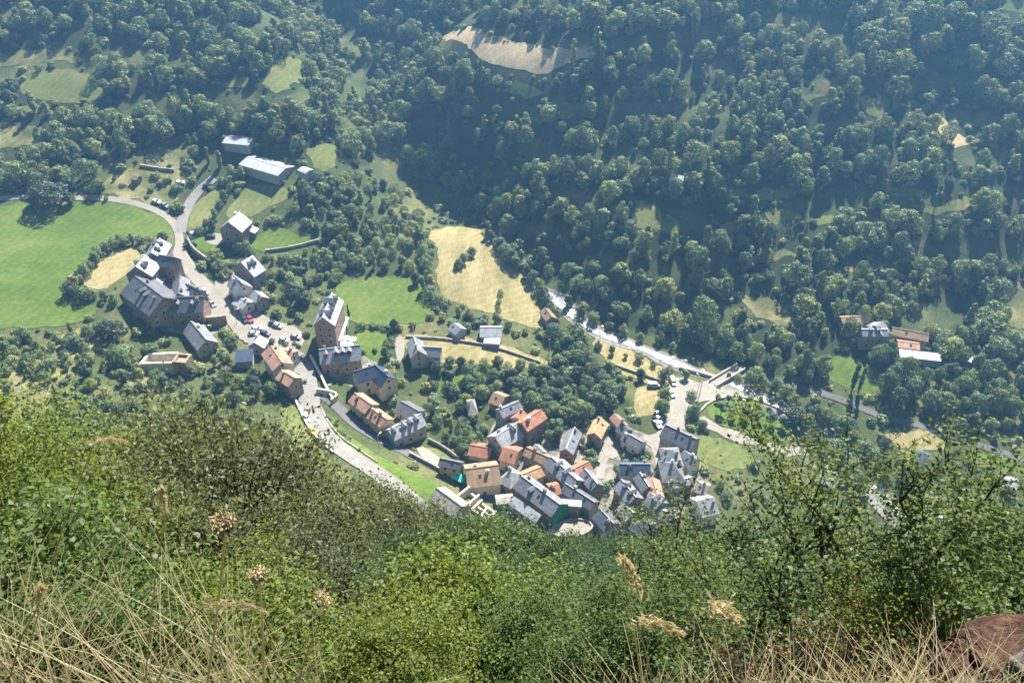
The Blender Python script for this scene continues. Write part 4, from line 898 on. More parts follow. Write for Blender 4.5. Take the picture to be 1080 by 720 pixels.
def car(px, py, yaw, paint, label, kind='car', z=None):
    a = ground(px, py); root = empty('parked_car' if kind == 'car' else 'parked_van', (a[0], a[1], a[2]+.30), R(yaw)); tag(root, label, kind if kind == 'van' else 'car', 'cars parked in the village')
    # lie on the slope
    nx = (H(a[0]+1, a[1])-H(a[0]-1, a[1]))/2; ny = (H(a[0], a[1]+1)-H(a[0], a[1]-1))/2
    nrm = Vector((-nx, -ny, 1)).normalized(); q = Vector((0,0,1)).rotation_difference(nrm)
    root.rotation_euler = (q.to_matrix()@Matrix.Rotation(R(yaw), 3, 'Z')).to_euler()
    b, r, g, w, hl, L = car_meshes(kind)
    key = kind+paint
    if key not in CARM: CARM[key] = (b.mesh('body', CARPAINT[paint]), r.mesh('roof', CARPAINT[paint]), g.mesh('windows', M['glass']))
    if kind+'w' not in CARM: CARM[kind+'w'] = (w.mesh('wheel', M['rubber']), hl.mesh('headlight', M['white']))
    for nm, me in zip(('body', 'roof', 'windows'), CARM[key]): link(bpy.data.objects.new(nm, me), root)
    wm_, hm = CARM[kind+'w']
    for x in (-L*.31, L*.31):
        for y in (-.78, .78):
            o = link(bpy.data.objects.new('wheel', wm_), root); o.location = (x, y, .33)
    for y in (-.6, .6):
        o = link(bpy.data.objects.new('headlight', hm), root); o.location = (L/2, y, .66)
CARS = [(264,338,-55,'red','red car beside a black one on the square'),(258.5,338.5,-55,'black','black car beside the red one on the square'),
 (271,348,20,'white','white car nearest the small slate cottage'),(268,353,15,'silver','silver car behind the nearest white car on the square'),(280,353,-15,'purple','dark purple car at the edge of the car park'),
 (293,345,-20,'silver','silver car under the small tree on the car park'),(289,343,-25,'black','dark car under the small tree on the car park'),(312,357,-10,'grey','grey car against the hedge below the hotel'),
 (300,360,-12,'white','white car on the low hedge side of the car park'),(321,380,-40,'black','black car stopped where the road starts to wind'),(158,348,-5,'red','red car under the trees below the broad slate house'),
 (170,349,-15,'blue','blue car shaded by the long brown house'),(222.5,251,10,'black','black car on the gravel disc of the garden'),(165,214,-10,'white','white car on the verge of the pale track'),
 (174,218,-30,'grey','grey car by the fork of the tracks'),(190,200-6,15,'white','pale trailer-like car on the dry scrub above the fork'),(219,197,40,'black','lone dark car beside the climbing track'),
 (329,457,-48,'yellow','yellow car on the outside of the road bend'),(337,467,-45,'black','black car parked at the parapet below the yellow one'),(322,443,-60,'white','white car first along the parapet'),
 (694,439,-70,'purple','maroon car at the tree side of the parking square'),(694,444,-70,'white','white car second along the parking square'),(693.5,449,-70,'silver','silver car third along the parking square'),
 (708,417,-75,'grey','grey car under the tree by the parking square'),(204,262-14,60,'silver','silver car where the track meets the street'),(216,309,-45,'white','white car along the sunlit street'),
 (224,322,-48,'grey','dark grey car at the end of the sunlit street')]
for a in CARS: car(*a)
car(689, 408, 5, 'silver', 'silver camper van beside the round tree', 'van')
car(709, 404, -80, 'white', 'white van at the top of the parking square', 'van')

# ------------------------------------------------------------------ street furniture
def lamp(px, py, yaw, label):
    a = ground(px, py); root = empty('street_lamp', tuple(a), R(yaw)); tag(root, label, 'street lamp', 'street lamps')
    m_ = MB(); m_.tube([(0,0,-.3),(0,0,3),(0,0,6.6)], [.11,.09,.07], 7); m_.build('pole', M['pole'], root)
    m_ = MB(); m_.tube([(0,0,6.6),(.25,0,7.0),(.8,0,7.25),(1.5,0,7.3)], [.07,.06,.05,.05], 6); m_.build('arm', M['white'], root)
    m_ = MB(); m_.box(1.4,2.1,-.16,.16,7.2,7.36); m_.build('lamp_head', M['white'], root)
lamp(400,476,60,'tall curved street lamp on the grass bank above the lane'); lamp(736,412,120,'street lamp in the middle of the parking square'); lamp(662,456,40,'pale street lamp beside the dark slate corner roof')
lamp(345,423,20,'street lamp at the mouth of the lane'); lamp(250,342,10,'street lamp on the edge of the sunlit car park')
def utility(px, py, hgt, label):
    a = ground(px, py); root = empty('utility_pole', tuple(a), R(RNG.uniform(0, 90))); tag(root, label, 'utility pole', 'wooden utility poles')
    m_ = MB(); m_.tube([(0,0,-.4),(0,0,hgt)], [.16,.11], 7); m_.build('pole', M['pole'], root)
    m_ = MB(); m_.box(-.8,.8,-.06,.06,hgt-.6,hgt-.48); m_.build('crossarm', M['wood'], root)
utility(579,374,8,'pale pole rising from the trees at the end of the yellow field'); utility(626,424,8,'pole in the wood above the peach-tiled house'); utility(738,416,7,'pole at the edge of the park'); utility(437,360,7,'pole beside the grey gabled house')
def parasol(px, py, label):
    a = ground(px, py); root = empty('parasol', tuple(a)); tag(root, label, 'parasol', 'white parasols on the hotel terrace')
    m_ = MB(); m_.tube([(0,0,0),(0,0,2.7)], .04, 6); m_.build('pole', M['pole'], root)
    m_ = MB(); n = 8; P = [(1.7*math.cos(2*math.pi*k/n), 1.7*math.sin(2*math.pi*k/n)) for k in range(n)]
    m_.add([(x, y, 2.15) for x, y in P]+[(0,0,2.8)]+[(x*.98, y*.98, 2.1) for x, y in P]+[(0,0,2.72)], [(k, (k+1) % n, n) for k in range(n)]+[(n+1+(k+1) % n, n+1+k, 2*n+1) for k in range(n)]+[((k+1) % n, k, n+1+k, n+1+(k+1) % n) for k in range(n)])
    m_.build('canopy', M['white'], root)
for p in ((366,361),(372,362),(363,367),(369,368)): parasol(*p, 'white parasol on the terrace right of the hotel')
def awning():
    a = ground(485,508); root = empty('sun_awning', tuple(a), R(-30)); tag(root, 'turquoise awning beside the small yellow house', 'awning')
    for x in (-2,2):
        for y in (-1.6,1.6):
            m_ = MB(); m_.tube([(x,y,-.3),(x,y,2.3)], .05, 5); m_.build('post', M['pole'], root)
    m_ = MB(); m_.add([(-2.2,-1.8,2.2),(2.2,-1.8,2.2),(2.2,0,2.9),(-2.2,0,2.9),(2.2,1.8,2.2),(-2.2,1.8,2.2),(-2.2,-1.8,2.26),(2.2,-1.8,2.26),(2.2,0,2.98),(-2.2,0,2.98),(2.2,1.8,2.26),(-2.2,1.8,2.26)],
      [(0,3,2,1),(3,5,4,2),(6,7,8,9),(9,8,10,11),(0,1,7,6),(5,11,10,4),(0,6,9,3),(3,9,11,5),(1,2,8,7),(2,4,10,8)]); m_.build('canvas', M['awning'], root)
awning()
# boulders in the river
def boulders():
    me = None; r_ = random.Random(3); protos = []
    for v in range(3):
        bm = bmesh.new(); bmesh.ops.create_icosphere(bm, subdivisions=2, radius=1)
        for vt in bm.verts: vt.co *= 1+.45*mnoise.noise(vt.co*1.3+Vector((v*7,0,0))); vt.co.z *= .65
        m2 = bpy.data.meshes.new('river_boulder'); bm.to_mesh(m2); bm.free(); m2.materials.append(M['boulder']); protos.append(m2)
    P = RIV
    for k in range(70):
        p = P[r_.randrange(int(len(P)*.12), len(P)-10)]; x, y = p[0]+r_.gauss(0, 3.2), p[1]+r_.gauss(0, 3.2)
        o = link(bpy.data.objects.new('river_boulder', protos[k % 3])); s = r_.uniform(.3, .85); o.scale = (s*r_.uniform(.8,1.4), s, s*r_.uniform(.7, 1)); o.rotation_euler.z = r_.uniform(0, 6); o.location = (x, y, H(x, y)+.3)
        tag(o, 'pale boulder lying in the shallow white river', 'boulder', 'boulders in the river')
boulders()
# ------------------------------------------------------------------ plants: prototypes
def leaf_quads(C, Nn, size, rng, aspect=.6, fold=.25, droop=None):
    """one folded diamond per leaf at C with normal ~Nn"""
    n = len(C)
    t = rng.normal(size=(n, 3)); t -= (t*Nn).sum(1, keepdims=True)*Nn; t /= np.linalg.norm(t, axis=1, keepdims=True)+1e-9
    b = np.cross(Nn, t); s = size*rng.uniform(.65, 1.35, (n, 1))
    V = np.empty((n, 4, 3)); up = Nn*s*fold*.5
    V[:, 0] = C-t*s*.5; V[:, 1] = C+b*s*aspect*.5+up-t*s*.05; V[:, 2] = C+t*s*.5; V[:, 3] = C-b*s*aspect*.5+up-t*s*.05
    return V.reshape(-1, 3)
def unit(n, rng):
    d = rng.normal(size=(n, 3)); return d/np.linalg.norm(d, axis=1, keepdims=True)
def crown_lobes(seed, Rr, Hh, zb, nl, nleaf, leaf, shape='round'):
    rng = np.random.default_rng(seed); lobes = []
    for i in range(nl):
        u = rng.uniform(0, 1)
        if shape == 'round':
            prof = math.sin(math.pi*(.12+.80*u))**.7; r = Rr*prof*math.sqrt(rng.uniform(.05, 1))*.72; lr = Rr*rng.uniform(.3, .5)*(.6+.5*prof)
        elif shape == 'poplar': prof = math.sin(math.pi*(.08+.88*u))**.6; r = Rr*prof*.5*rng.uniform(0, 1); lr = Rr*rng.uniform(.45, .75)*(.35+.65*prof)
        else: prof = 1-.85*u; r = Rr*prof*.6*rng.uniform(.1, 1); lr = Rr*rng.uniform(.3, .45)*(.25+prof)
        a = rng.uniform(0, 6.283); lobes.append((np.array([r*math.cos(a), r*math.sin(a), zb+u*Hh]), lr))
    w = np.array([l[1]**2 for l in lobes]); idx = rng.choice(nl, nleaf*2, p=w/w.sum())
    LC = np.array([l[0] for l in lobes]); LR = np.array([l[1] for l in lobes])
    d = unit(nleaf*2, rng); P = LC[idx]+d*(LR[idx]*rng.uniform(.72, 1.06, nleaf*2))[:, None]*np.array([1, 1, .85])
    D = np.linalg.norm((P[:, None]-LC[None])/np.array([1,1,.85]), axis=2)/LR[None]; inside = (D < .7).sum(1) > 0
    P, d = P[~inside][:nleaf], d[~inside][:nleaf]
    Nn = d*1.0+unit(len(d), rng)*.6+np.array([0, 0, .3]); Nn /= np.linalg.norm(Nn, axis=1, keepdims=True)
    return leaf_quads(P, Nn, leaf, rng, .8)
def trunk_mb(seed, h, r, limbs, spread, zt):
    r_ = random.Random(seed); m_ = MB(); lean = (r_.uniform(-.3, .3), r_.uniform(-.3, .3))
    m_.tube([(0,0,-1.2),(0,0,.1),(lean[0]*.4,lean[1]*.4,h*.5),(lean[0],lean[1],h)], [r*1.4, r, r*.75, r*.35], 7)
    for i in range(limbs):
        a = r_.uniform(0, 6.28); z0 = h*r_.uniform(.35, .85); e = spread*r_.uniform(.5, 1)
        m_.tube([(lean[0]*.5,lean[1]*.5,z0),(e*.5*math.cos(a), e*.5*math.sin(a), z0+e*.4),(e*math.cos(a), e*math.sin(a), z0+e*.9)], [r*.45, r*.3, r*.1], 5)
    return m_
PROTO = {}
def proto(key, fmat, crowns, trunk, bark='bark'):
    PROTO.setdefault(key, []).append((np_mesh('crown', crowns, 4, M[fmat]), trunk.mesh('trunk', M[bark])))
for s in range(7):                    # base size: 10 m high, crown radius 3.6
    w = 3.2+.28*s
    proto('round', 'f_mid', crown_lobes(s, w, 7.0, 1.8, 20+2*s, 2300, .52), trunk_mb(s, 6, .25, 4, 2.6, 3))
for s in range(4): proto('dark', 'f_dark', crown_lobes(20+s, 3.3+.3*s, 6.6, 1.6, 22, 2300, .5), trunk_mb(20+s, 6, .25, 4, 2.4, 3))
for s in range(4): proto('bush', 'f_mid', crown_lobes(40+s, 1.5+.2*s, 1.5, .35, 9, 700, .32), trunk_mb(40+s, 1.2, .08, 4, .9, 1))
for s in range(2): proto('bushdark', 'f_dark', crown_lobes(50+s, 1.6+.2*s, 1.7, .4, 9, 700, .32), trunk_mb(50+s, 1.2, .08, 4, .9, 1))
for s in range(3): proto('poplar', 'f_mid', crown_lobes(60+s, 1.5, 14.5, 1.2, 34, 2600, .5, 'poplar'), trunk_mb(60+s, 14, .25, 3, .8, 3))
for s in range(2): proto('conifer', 'f_dark', crown_lobes(70+s, 2.2, 9.5, .8, 40, 2200, .42, 'cone'), trunk_mb(70+s, 9.5, .2, 0, 1, 3))
for s in range(2): proto('young', 'f_dark', crown_lobes(80+s, 1.1, 2.2, 1.5, 8, 420, .32), trunk_mb(80+s, 2.5, .07, 3, .6, 3))
FARP = []
for s in range(8):
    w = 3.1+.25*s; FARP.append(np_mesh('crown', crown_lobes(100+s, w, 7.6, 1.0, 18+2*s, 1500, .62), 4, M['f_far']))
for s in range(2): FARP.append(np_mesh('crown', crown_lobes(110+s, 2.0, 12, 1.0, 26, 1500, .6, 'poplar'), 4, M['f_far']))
BUSHP = [np_mesh('foliage', crown_lobes(120+s, 1.7, 1.5, .2, 9, 420, .4), 4, M['f_far']) for s in range(3)]

# ------------------------------------------------------------------ where trees stand
def inside(poly, X, Y):
    poly = np.asarray(poly, float); n = len(poly); r_ = np.zeros(len(X), bool); j = n-1
    for i in range(n):
        xi, yi, xj, yj = poly[i][0], poly[i][1], poly[j][0], poly[j][1]
        cnd = ((yi > Y) != (yj > Y)) & (X < (xj-xi)*(Y-yi)/(yj-yi+1e-12)+xi); r_ ^= cnd; j = i
    return r_
PSM = [np.array(f) for f in FIELDS]+PL
def free(P, hgt, margin=1.5, lift=.55):
    P = np.asarray(P, float); ok = np.ones(len(P), bool)
    bx, by = project(P); tx, ty = project(P+np.array([0, 0, 1])*(np.asarray(hgt)*lift)[:, None])
    for f in PSM:
        ok &= ~inside(f, bx, by); ok &= ~inside(f, tx, ty)
    for L, w in ROADS:
        d = np.sqrt(((P[:, None, :2]-L[None])**2).sum(2)).min(1); ok &= d > w/2+margin
    for x, y, r_ in HOUSES: ok &= (P[:, 0]-x)**2+(P[:, 1]-y)**2 > (r_*.95)**2
    return ok
def clear_view(P, hgt):
    """drop trees that would stand in front of a building or a road the photo shows"""
    ok = np.ones(len(P), bool)
    tx, ty = project(P+np.array([0, 0, 1])*(np.asarray(hgt)*.9)[:, None])
    bx, by = project(P)
    for x, y, r_ in HOUSES:
        hx, hy = project(np.array([x, y, H(x, y)+3.0])); sc_ = F/np.linalg.norm([x, y, ZC])
        ok &= ~((np.abs(tx-hx) < r_*sc_*.5) & (ty < hy+3) & (by > hy+2))
    for L, w in ROADS[:-1]:
        q = np.array([[a[0], a[1], H(a[0], a[1])] for a in L[::2]]); rx, ry = project(q)
        for X, Y in zip(rx, ry): ok &= ~((np.abs(tx-X) < 5) & (ty < Y-1) & (by > Y) )
    return ok
TREES = []             # dict rows
def put(kind, x, y, hgt, label, group, wide=1.0, cat='tree'):
    if kind in ('young', 'poplar'): cat = {'young': 'young tree', 'poplar': 'poplar'}[kind]
    TREES.append(dict(kind=kind, x=x, y=y, z=H(x, y), h=hgt, label=label, group=group, wide=wide, cat=cat))
BASEH = dict(round=10., dark=9.6, bush=2.4, bushdark=2.6, poplar=16.5, conifer=10.5, young=4.2)
FAR = []
def zone(poly, sp, h0, h1, kinds, label, group, cat='tree', dens=1.0, rows=0.0, far=False, view=False, wide=(.9, 1.25), clump=0.0, seed=0, check=True):
    rng = np.random.default_rng(900+seed+len(TREES)+len(FAR))
    W = np.array([ground(max(-60, min(1140, p[0])), max(-20, p[1]))[:2] for p in poly]); x0, y0 = W.min(0)-5; x1, y1 = W.max(0)+8
    if min(p[1] for p in poly) < -20: y1 += 70
    gx, gy = np.meshgrid(np.arange(x0, x1, sp), np.arange(y0, y1, sp)); cx, cy = (x0+x1)/2, (y0+y1)/2; hs = max(x1-x0, y1-y0)*.72; gx, gy = np.meshgrid(np.arange(-hs, hs, sp), np.arange(-hs, hs, sp)); gx = gx+rng.uniform(-.5, .5, gx.shape)*sp; gy = gy+rng.uniform(-.5, .5, gy.shape)*sp
    ca, sa = math.cos(.46), math.sin(.46); X = cx+(gx*ca-gy*sa).ravel(); Y = cy+(gx*sa+gy*ca).ravel(); k = (X > x0) & (X < x1) & (Y > y0) & (Y < y1); X, Y = X[k], Y[k]
    Z = terrain(X, Y); P = np.stack([X, Y, Z], 1); bx, by = project(P); m = inside(poly, bx, by)
    P = P[m]; 
    if not len(P): return
    u = rng.uniform(0, 1, len(P)); nz = np.array([mnoise.noise(Vector((p[0]*.03, p[1]*.03, seed))) for p in P])
    pr = dens*np.ones(len(P))
    if clump: pr *= np.clip(.85+nz*2.2*clump, 0, 1)
    if rows:
        ph = P[:, 2]/6.5+nz*1.5; pr *= np.clip(.8+rows*np.sin(2*np.pi*ph), .0, 1)
    if far:
        st = strips(P[:, 0], P[:, 1], P[:, 2]); pr = pr*(1-.94*st)
    P = P[u < pr]; hh = rng.uniform(h0, h1, len(P))*(1+.25*np.array([mnoise.noise(Vector((p[0]*.02, p[1]*.02, 5.5))) for p in P]))
    if check:
        ok = free(P, hh, lift=.9 if far else .55)
        if far:
            for fr in (.6, 1.1):
                Q = P.copy(); Q[:, 0] -= .26*hh*fr; Q[:, 1] -= .8*hh*fr; Q[:, 2] = terrain(Q[:, 0], Q[:, 1]); sx, sy = project(Q); sk_ = rng.uniform(size=len(P)) < .8
                for f in FIELDS[2:]: ok &= ~(inside(f, sx, sy) & sk_)
        P, hh = P[ok], hh[ok]
    if view and len(P):
        ok = clear_view(P, hh); P, hh = P[ok], hh[ok]
    for p, h_ in zip(P, hh):
        if far: FAR.append((p[0], p[1], p[2], h_, rng.uniform(*wide), 'bush' if cat == 'bush' else 'tree'))
        else: put(kinds[int(rng.integers(len(kinds)))], p[0], p[1], h_, label, group, rng.uniform(*wide), cat)
def hedge(px, sp, h0, h1, kinds, label, group, wide=(.9, 1.3), jit=.8, cat='tree'):
    r_ = random.Random(label+str(px[0])); P = resample(line_world(px, 1), .5); acc = 0; last = None
    for i in range(0, len(P)):
        if last is None or np.linalg.norm(P[i]-last) >= sp*r_.uniform(.75, 1.3):
            last = P[i]; put(kinds[r_.randrange(len(kinds))], P[i][0]+r_.gauss(0, jit*.5), P[i][1]+r_.gauss(0, jit*.5), r_.uniform(h0, h1), label, group, r_.uniform(*wide), cat)
def tree_at(px, py, hgt, kind, label, wide=1.0, group=None, cat='tree'):
    a = ground(px, py); put(kind, a[0], a[1], hgt, label, group, wide, cat)

RD = ['round', 'round', 'dark']
# single trees the photo shows clearly (px, py at the foot)
tree_at(54,218,12,'dark','big dark tree straddling the pale track at the green meadow edge',1.6)
tree_at(38,217,8.5,'dark','dark tree crowding the left side of the big track-side tree',1.3)
tree_at(74,216,7.5,'dark','smaller dark tree just right of the big track-side tree',1.2)
tree_at(106,204,7,'round','olive tree above the pale track between scrub and forest',1.1)
tree_at(320,322,9.5,'dark','large dark tree behind the tall hotel',1.25)
tree_at(307,312,7,'dark','dark bushy tree left of the one behind the hotel',1.2)
tree_at(368,334,6.5,'conifer','slim dark cypress beside the hotel garden',.7)
tree_at(417,349,6.5,'dark','round dark tree at the pale driveway of the grey house',1.0)
tree_at(408,378,6.0,'dark','round dark tree casting a pool of shade in the hotel garden',1.15)
tree_at(676,401,6.2,'dark','ball-shaped dark tree alone on the dry grass by the square',1.15)
tree_at(700,402,6.2,'dark','round tree at the corner of the parking square',1.1)
tree_at(700,424,7.5,'round','tall bushy tree along the edge of the parking square',1.0)
tree_at(697,436,7.0,'round','leafy tree shading the parked cars by the square',1.0)
tree_at(673,474,3.2,'bush','trimmed round bush in the middle of the village square',1.0,cat='bush')
tree_at(293,338,4,'young','small tree standing among the cars on the square',1.1)
tree_at(285,365,3.6,'bush','bush on the corner of the car park',1.0,cat='bush')
tree_at(120,358,9,'dark','large round dark tree below the green meadow left of the hamlet',1.25)
tree_at(127,384,7.5,'round','round olive tree on the dry bank left of the ruin',1.2)
tree_at(160,378,7,'round','bushy tree just behind the roofless ruin',1.3)
tree_at(244,366,4.5,'bushdark','round clipped tree at the end of the sunny square',1.0,cat='bush')
tree_at(127,258,5,'dark','dark hedge tree at the top of the yellow paddock',1.1)
tree_at(173,256,5.5,'dark','dark tree touching the top of the upper hamlet',1.0)
tree_at(224,243,5.5,'dark','dark round tree left of the lone gabled house',1.0)
tree_at(253,262,3.5,'round','bush in the shadow of the lone gabled house',1.2)
tree_at(898,412,14,'poplar','tall leaning poplar on the farm lawn',1.15)
tree_at(905,414,13,'poplar','second slender poplar touching the leaning one',1.0)
tree_at(853,374,15,'poplar','tall poplar standing alone below the dry patch',1.0)
tree_at(985,222,13,'poplar','pale poplar rising from the right-hand wood',1.0)
tree_at(741,350,17,'round','very tall spreading tree on the dark river slope',.85)
tree_at(735,290,14,'round','tall light-green tree half way up the shaded slope',.9)
tree_at(655,300,12,'round','light-crowned tree alone in the dark ravine mouth',1.1)
tree_at(525,235,14,'round','tall pale tree standing out from the dark ravine',.7)
for px, py in ((484,282),(490,276),(497,270)): tree_at(px,py,5,'dark','dark tree in the island of trees inside the golden hay field',1.2,'trees inside the hay field')
for px, py in ((526,322),(528,312),(525,330)): tree_at(px,py,3.6,'dark','bushy tree on the seam between the two halves of the hay field',.9,'trees on the hay field seam')
for px in range(757,848,11): 
    k = (px-757)/11; tree_at(px,424+k*k*.14+k*.3,4.4,'young','young tree of the upper row curving round the park',1.3,'upper row of park trees')
for k in range(7): tree_at(760+k*13,437+k*2.6,6.0,'young','young tree of the lower row on the park lawn',1.6,'lower row of park trees')
# hedges
G = 'dark hedgerow trees round the yellow paddock'
hedge([(77,310),(86,298),(96,284),(104,274),(112,266),(128,259),(148,257),(165,261)],3.8,4,6.5,['dark'],'dark tree in the hedge round the yellow paddock',G)
hedge([(80,312),(92,316),(104,315),(114,318),(125,322)],3.8,3.5,6,['dark'],'low dark tree between the paddock and the green meadow',G)
hedge([(196,262),(205,250),(213,243)],5,2.5,3.5,['bushdark'],'dark garden bush along the curved lawn wall','bushes on the curved garden wall',cat='bush')
hedge([(219,238),(228,226),(236,213),(243,200),(250,192)],6.5,3.5,6,['dark','round'],'hedge tree between the pale verge and the sloping lawn','hedge trees below the metal sheds')
hedge([(77,213),(92,212),(118,212),(124,209)],6,2.5,4,['dark','bush'],'low tree along the upper side of the pale track','low trees along the pale track')
hedge([(205,166),(222,172),(236,180),(250,186),(262,190)],7,4,7,RD,'leafy tree in front of the metal sheds','trees in front of the metal sheds')
hedge([(226,280),(235,290),(243,284),(238,296),(228,270)],5,3.5,6,['dark','round'],'garden tree in the shade below the lone gabled house','garden trees below the lone house')
hedge([(275,300),(286,305),(292,298),(280,290),(296,310)],5,3,5,RD,'tree between the white cottages and the hotel','trees between the cottages and the hotel')
hedge([(352,302),(362,296),(350,292),(338,296)],6,4,6,['dark'],'dark tree along the left rim of the round field','trees on the left of the round field')
hedge([(365,348),(380,345),(395,347),(410,347),(425,348),(440,345)],5,2.2,3.6,['bushdark','bush'],'hedge bush between the round field and the gardens','hedge under the round field',cat='bush')
hedge([(440,300),(452,315),(462,322),(475,330),(490,334),(508,338),(528,342),(545,350)],5,4,6.5,['dark','dark','round'],'dark tree in the belt between the golden and yellow fields','tree belt between the two dry fields')
hedge([(440,255),(448,270),(452,290),(458,305)],5.5,4,6.5,RD,'tree on the left edge of the golden hay field','trees left of the hay field')
hedge([(515,250),(524,262),(535,275),(545,285),(556,293),(566,303),(575,318),(582,330),(588,342)],5.5,5,8,RD,'tree on the river side of the golden hay field','trees right of the hay field')
hedge([(462,394),(474,390),(488,387),(505,386),(520,386),(535,389),(552,391),(568,393),(582,397)],4.5,4,6.5,['dark'],'dark tree in the row under the yellow terrace field','dark tree row under the yellow terrace field')
hedge([(346,440),(356,452),(368,466),(382,478)],5,1.2,2,['bush'],'low bush along the road edge of the grass bank','bushes along the grass bank',cat='bush')
hedge([(316,398),(320,406)],3,1.5,2.2,['bush'],'little shrub between the pink-tiled cottage and the road','shrubs by the pink-tiled cottage',cat='bush')
hedge([(300,362),(312,364),(320,366)],3,1.4,1.9,['bush'],'clipped hedge bush in front of the hotel','hedge in front of the hotel',cat='bush')
hedge([(606,352),(622,364),(642,372),(662,379),(690,386),(705,391),(722,400)],6,3,5.5,['round','bush'],'riverbank tree beside the dry meadow','riverbank trees by the dry meadow')
hedge([(600,322),(622,338),(650,350),(668,358),(690,360),(712,370)],7,3.5,7,['round'],'light riverside tree on the far bank upstream of the bridge','far-bank trees upstream')
hedge([(793,404),(815,412),(840,428),(860,440),(880,455),(900,470),(915,486),(935,505)],4.5,5,8,['round'],'bushy riverside tree downstream of the bridge','riverside trees downstream')
hedge([(838,448),(850,455),(866,470),(884,490),(905,518)],4.2,6.5,9,['round','dark'],'riverside tree between the park road and the water','trees between the park road and the river')
hedge([(768,400),(779,402)],5,3,4.5,['round','bush'],'tree at the foot of the bridge beside the park','trees at the foot of the bridge')
hedge([(728,420),(735,430),(728,440),(738,448),(745,455),(730,448)],5,3.5,6,['round'],'leafy tree between the parking square and the park','trees between square and park')
hedge([(590,388),(582,400),(575,412),(568,425)],5,4,6,['dark'],'dark tree beside the mossy climbing wall','trees beside the climbing wall')
hedge([(1070,470),(1050,466),(1032,460),(1010,455)],7,3.5,6,['dark'],'dark roadside tree by the green strip','roadside trees across the river')
# woods close to the village
zone([(-60,352),(60,352),(110,345),(150,372),(215,400),(240,375),(268,392),(292,418),(312,440),(330,470),(300,500),(-60,500)],4.4,3.0,6.5,['dark','dark','round'],'rounded tree in the wooded bank in front of the ruin','trees of the wooded bank below the ruin',dens=.8,clump=.6,seed=1,view=True)
zone([(455,398),(585,398),(600,420),(582,440),(556,432),(520,410),(500,440),(470,436)],3.8,4.5,7.5,['dark','round'],'dark tree in the grove above the lower village','trees of the grove above the lower village',dens=.95,seed=2,view=True)
zone([(580,345),(606,335),(622,372),(650,402),(664,425),(664,440),(648,432),(624,440),(606,448),(575,440),(590,405)],4.6,5,8.5,RD,'tree in the wood between the village and the river','trees of the wood between village and river',dens=.95,seed=3,view=True)
zone([(448,432),(500,440),(528,462),(528,490),(500,490),(470,474)],3.3,2.4,5,['bush','round','bush'],'garden tree among the plots behind the lane houses','garden trees behind the lane houses',dens=.97,seed=4,view=True)
zone([(380,300),(300,215),(335,190),(400,192),(450,228),(450,250),(438,290),(400,284),(350,288),(345,262)],4.6,3.5,7,['dark','round'],'scrubby tree on the slope behind the round field','scrub trees behind the round field',dens=.95,clump=.3,seed=5)
zone([(250,262),(300,266),(345,262),(352,290),(330,310),(285,290),(262,278)],4.5,3,5.5,RD,'tree in the shaded gardens above the hotel','trees in the gardens above the hotel',dens=.8,seed=6,view=True)
zone([(372,345),(415,362),(410,385),(385,380)],5,1.6,3,['bush'],'shrub in the hotel garden','shrubs in the hotel garden',cat='bush',dens=.5,seed=7,view=True,check=False)
zone([(455,392),(495,390),(492,415),(470,424),(448,412)],5,2,4,['bush','bushdark'],'shrub in the shady garden behind the cream house','shrubs behind the cream house',cat='bush',dens=.7,seed=8,view=True,check=False)
zone([(640,452),(690,480),(690,535),(640,530),(560,480),(600,470)],3.3,1.6,3.4,['bush'],'garden bush squeezed between the slate houses','bushes between the slate houses',cat='bush',dens=.8,seed=9,view=True)
zone([(92,203),(125,180),(165,162),(196,154),(212,172),(192,192),(182,222),(150,212)],7,1.3,2.6,['bush','bushdark'],'scattered bush on the dry slope above the track','bushes on the dry slope above the track',cat='bush',dens=.6,seed=10)
zone([(-40,405),(20,388),(60,352),(100,345),(120,365),(90,385),(60,412)],7,1.2,2.6,['bush','bushdark'],'scattered bush on the dry bank at the left','bushes on the dry bank',cat='bush',dens=.7,seed=11)
zone([(890,388),(930,384),(990,378),(1110,385),(1110,450),(1000,440),(930,432),(900,415)],7,8,12,['round'],'tall tree in the grove in front of the farm','trees of the farm grove',dens=1,seed=12,wide=(.75,1.0))
zone([(850,455),(960,480),(1110,520),(1110,600),(900,560)],9,3,6,['round','dark'],'tree near the river seen through the saplings','trees behind the right-hand saplings',dens=.5,seed=13)
zone([(800,398),(860,412),(960,446),(1010,455),(1110,470),(1110,455),(1000,440),(930,432),(880,410),(840,395)],5.5,5,9,['round','dark'],'tree shading the far road across the river','trees shading the far road',dens=.9,seed=14,wide=(.9,1.2))
zone([(820,418),(900,452),(960,480),(960,530),(900,480),(850,440)],6,4,7,RD,'tree on the bank between the river and the far road','trees between river and far road',dens=.8,seed=15)
zone([(735,455),(800,485),(850,490),(900,540),(880,570),(760,540)],7,3,5.5,RD,'garden tree right of the village behind the saplings','garden trees right of the village',dens=.6,seed=16)
zone([(570,436),(598,428),(606,446),(592,466),(575,470)],4.0,4,7,['dark','round'],'dark tree between the long orange roof and the slate hall','trees between the orange roof and the slate hall',dens=.95,seed=30,view=True)
zone([(610,455),(628,462),(628,492),(612,482)],3.4,1.5,3.0,['bush','bushdark'],'bush in the plot right of the slate hall','bushes right of the slate hall',cat='bush',dens=.8,seed=31,view=True)
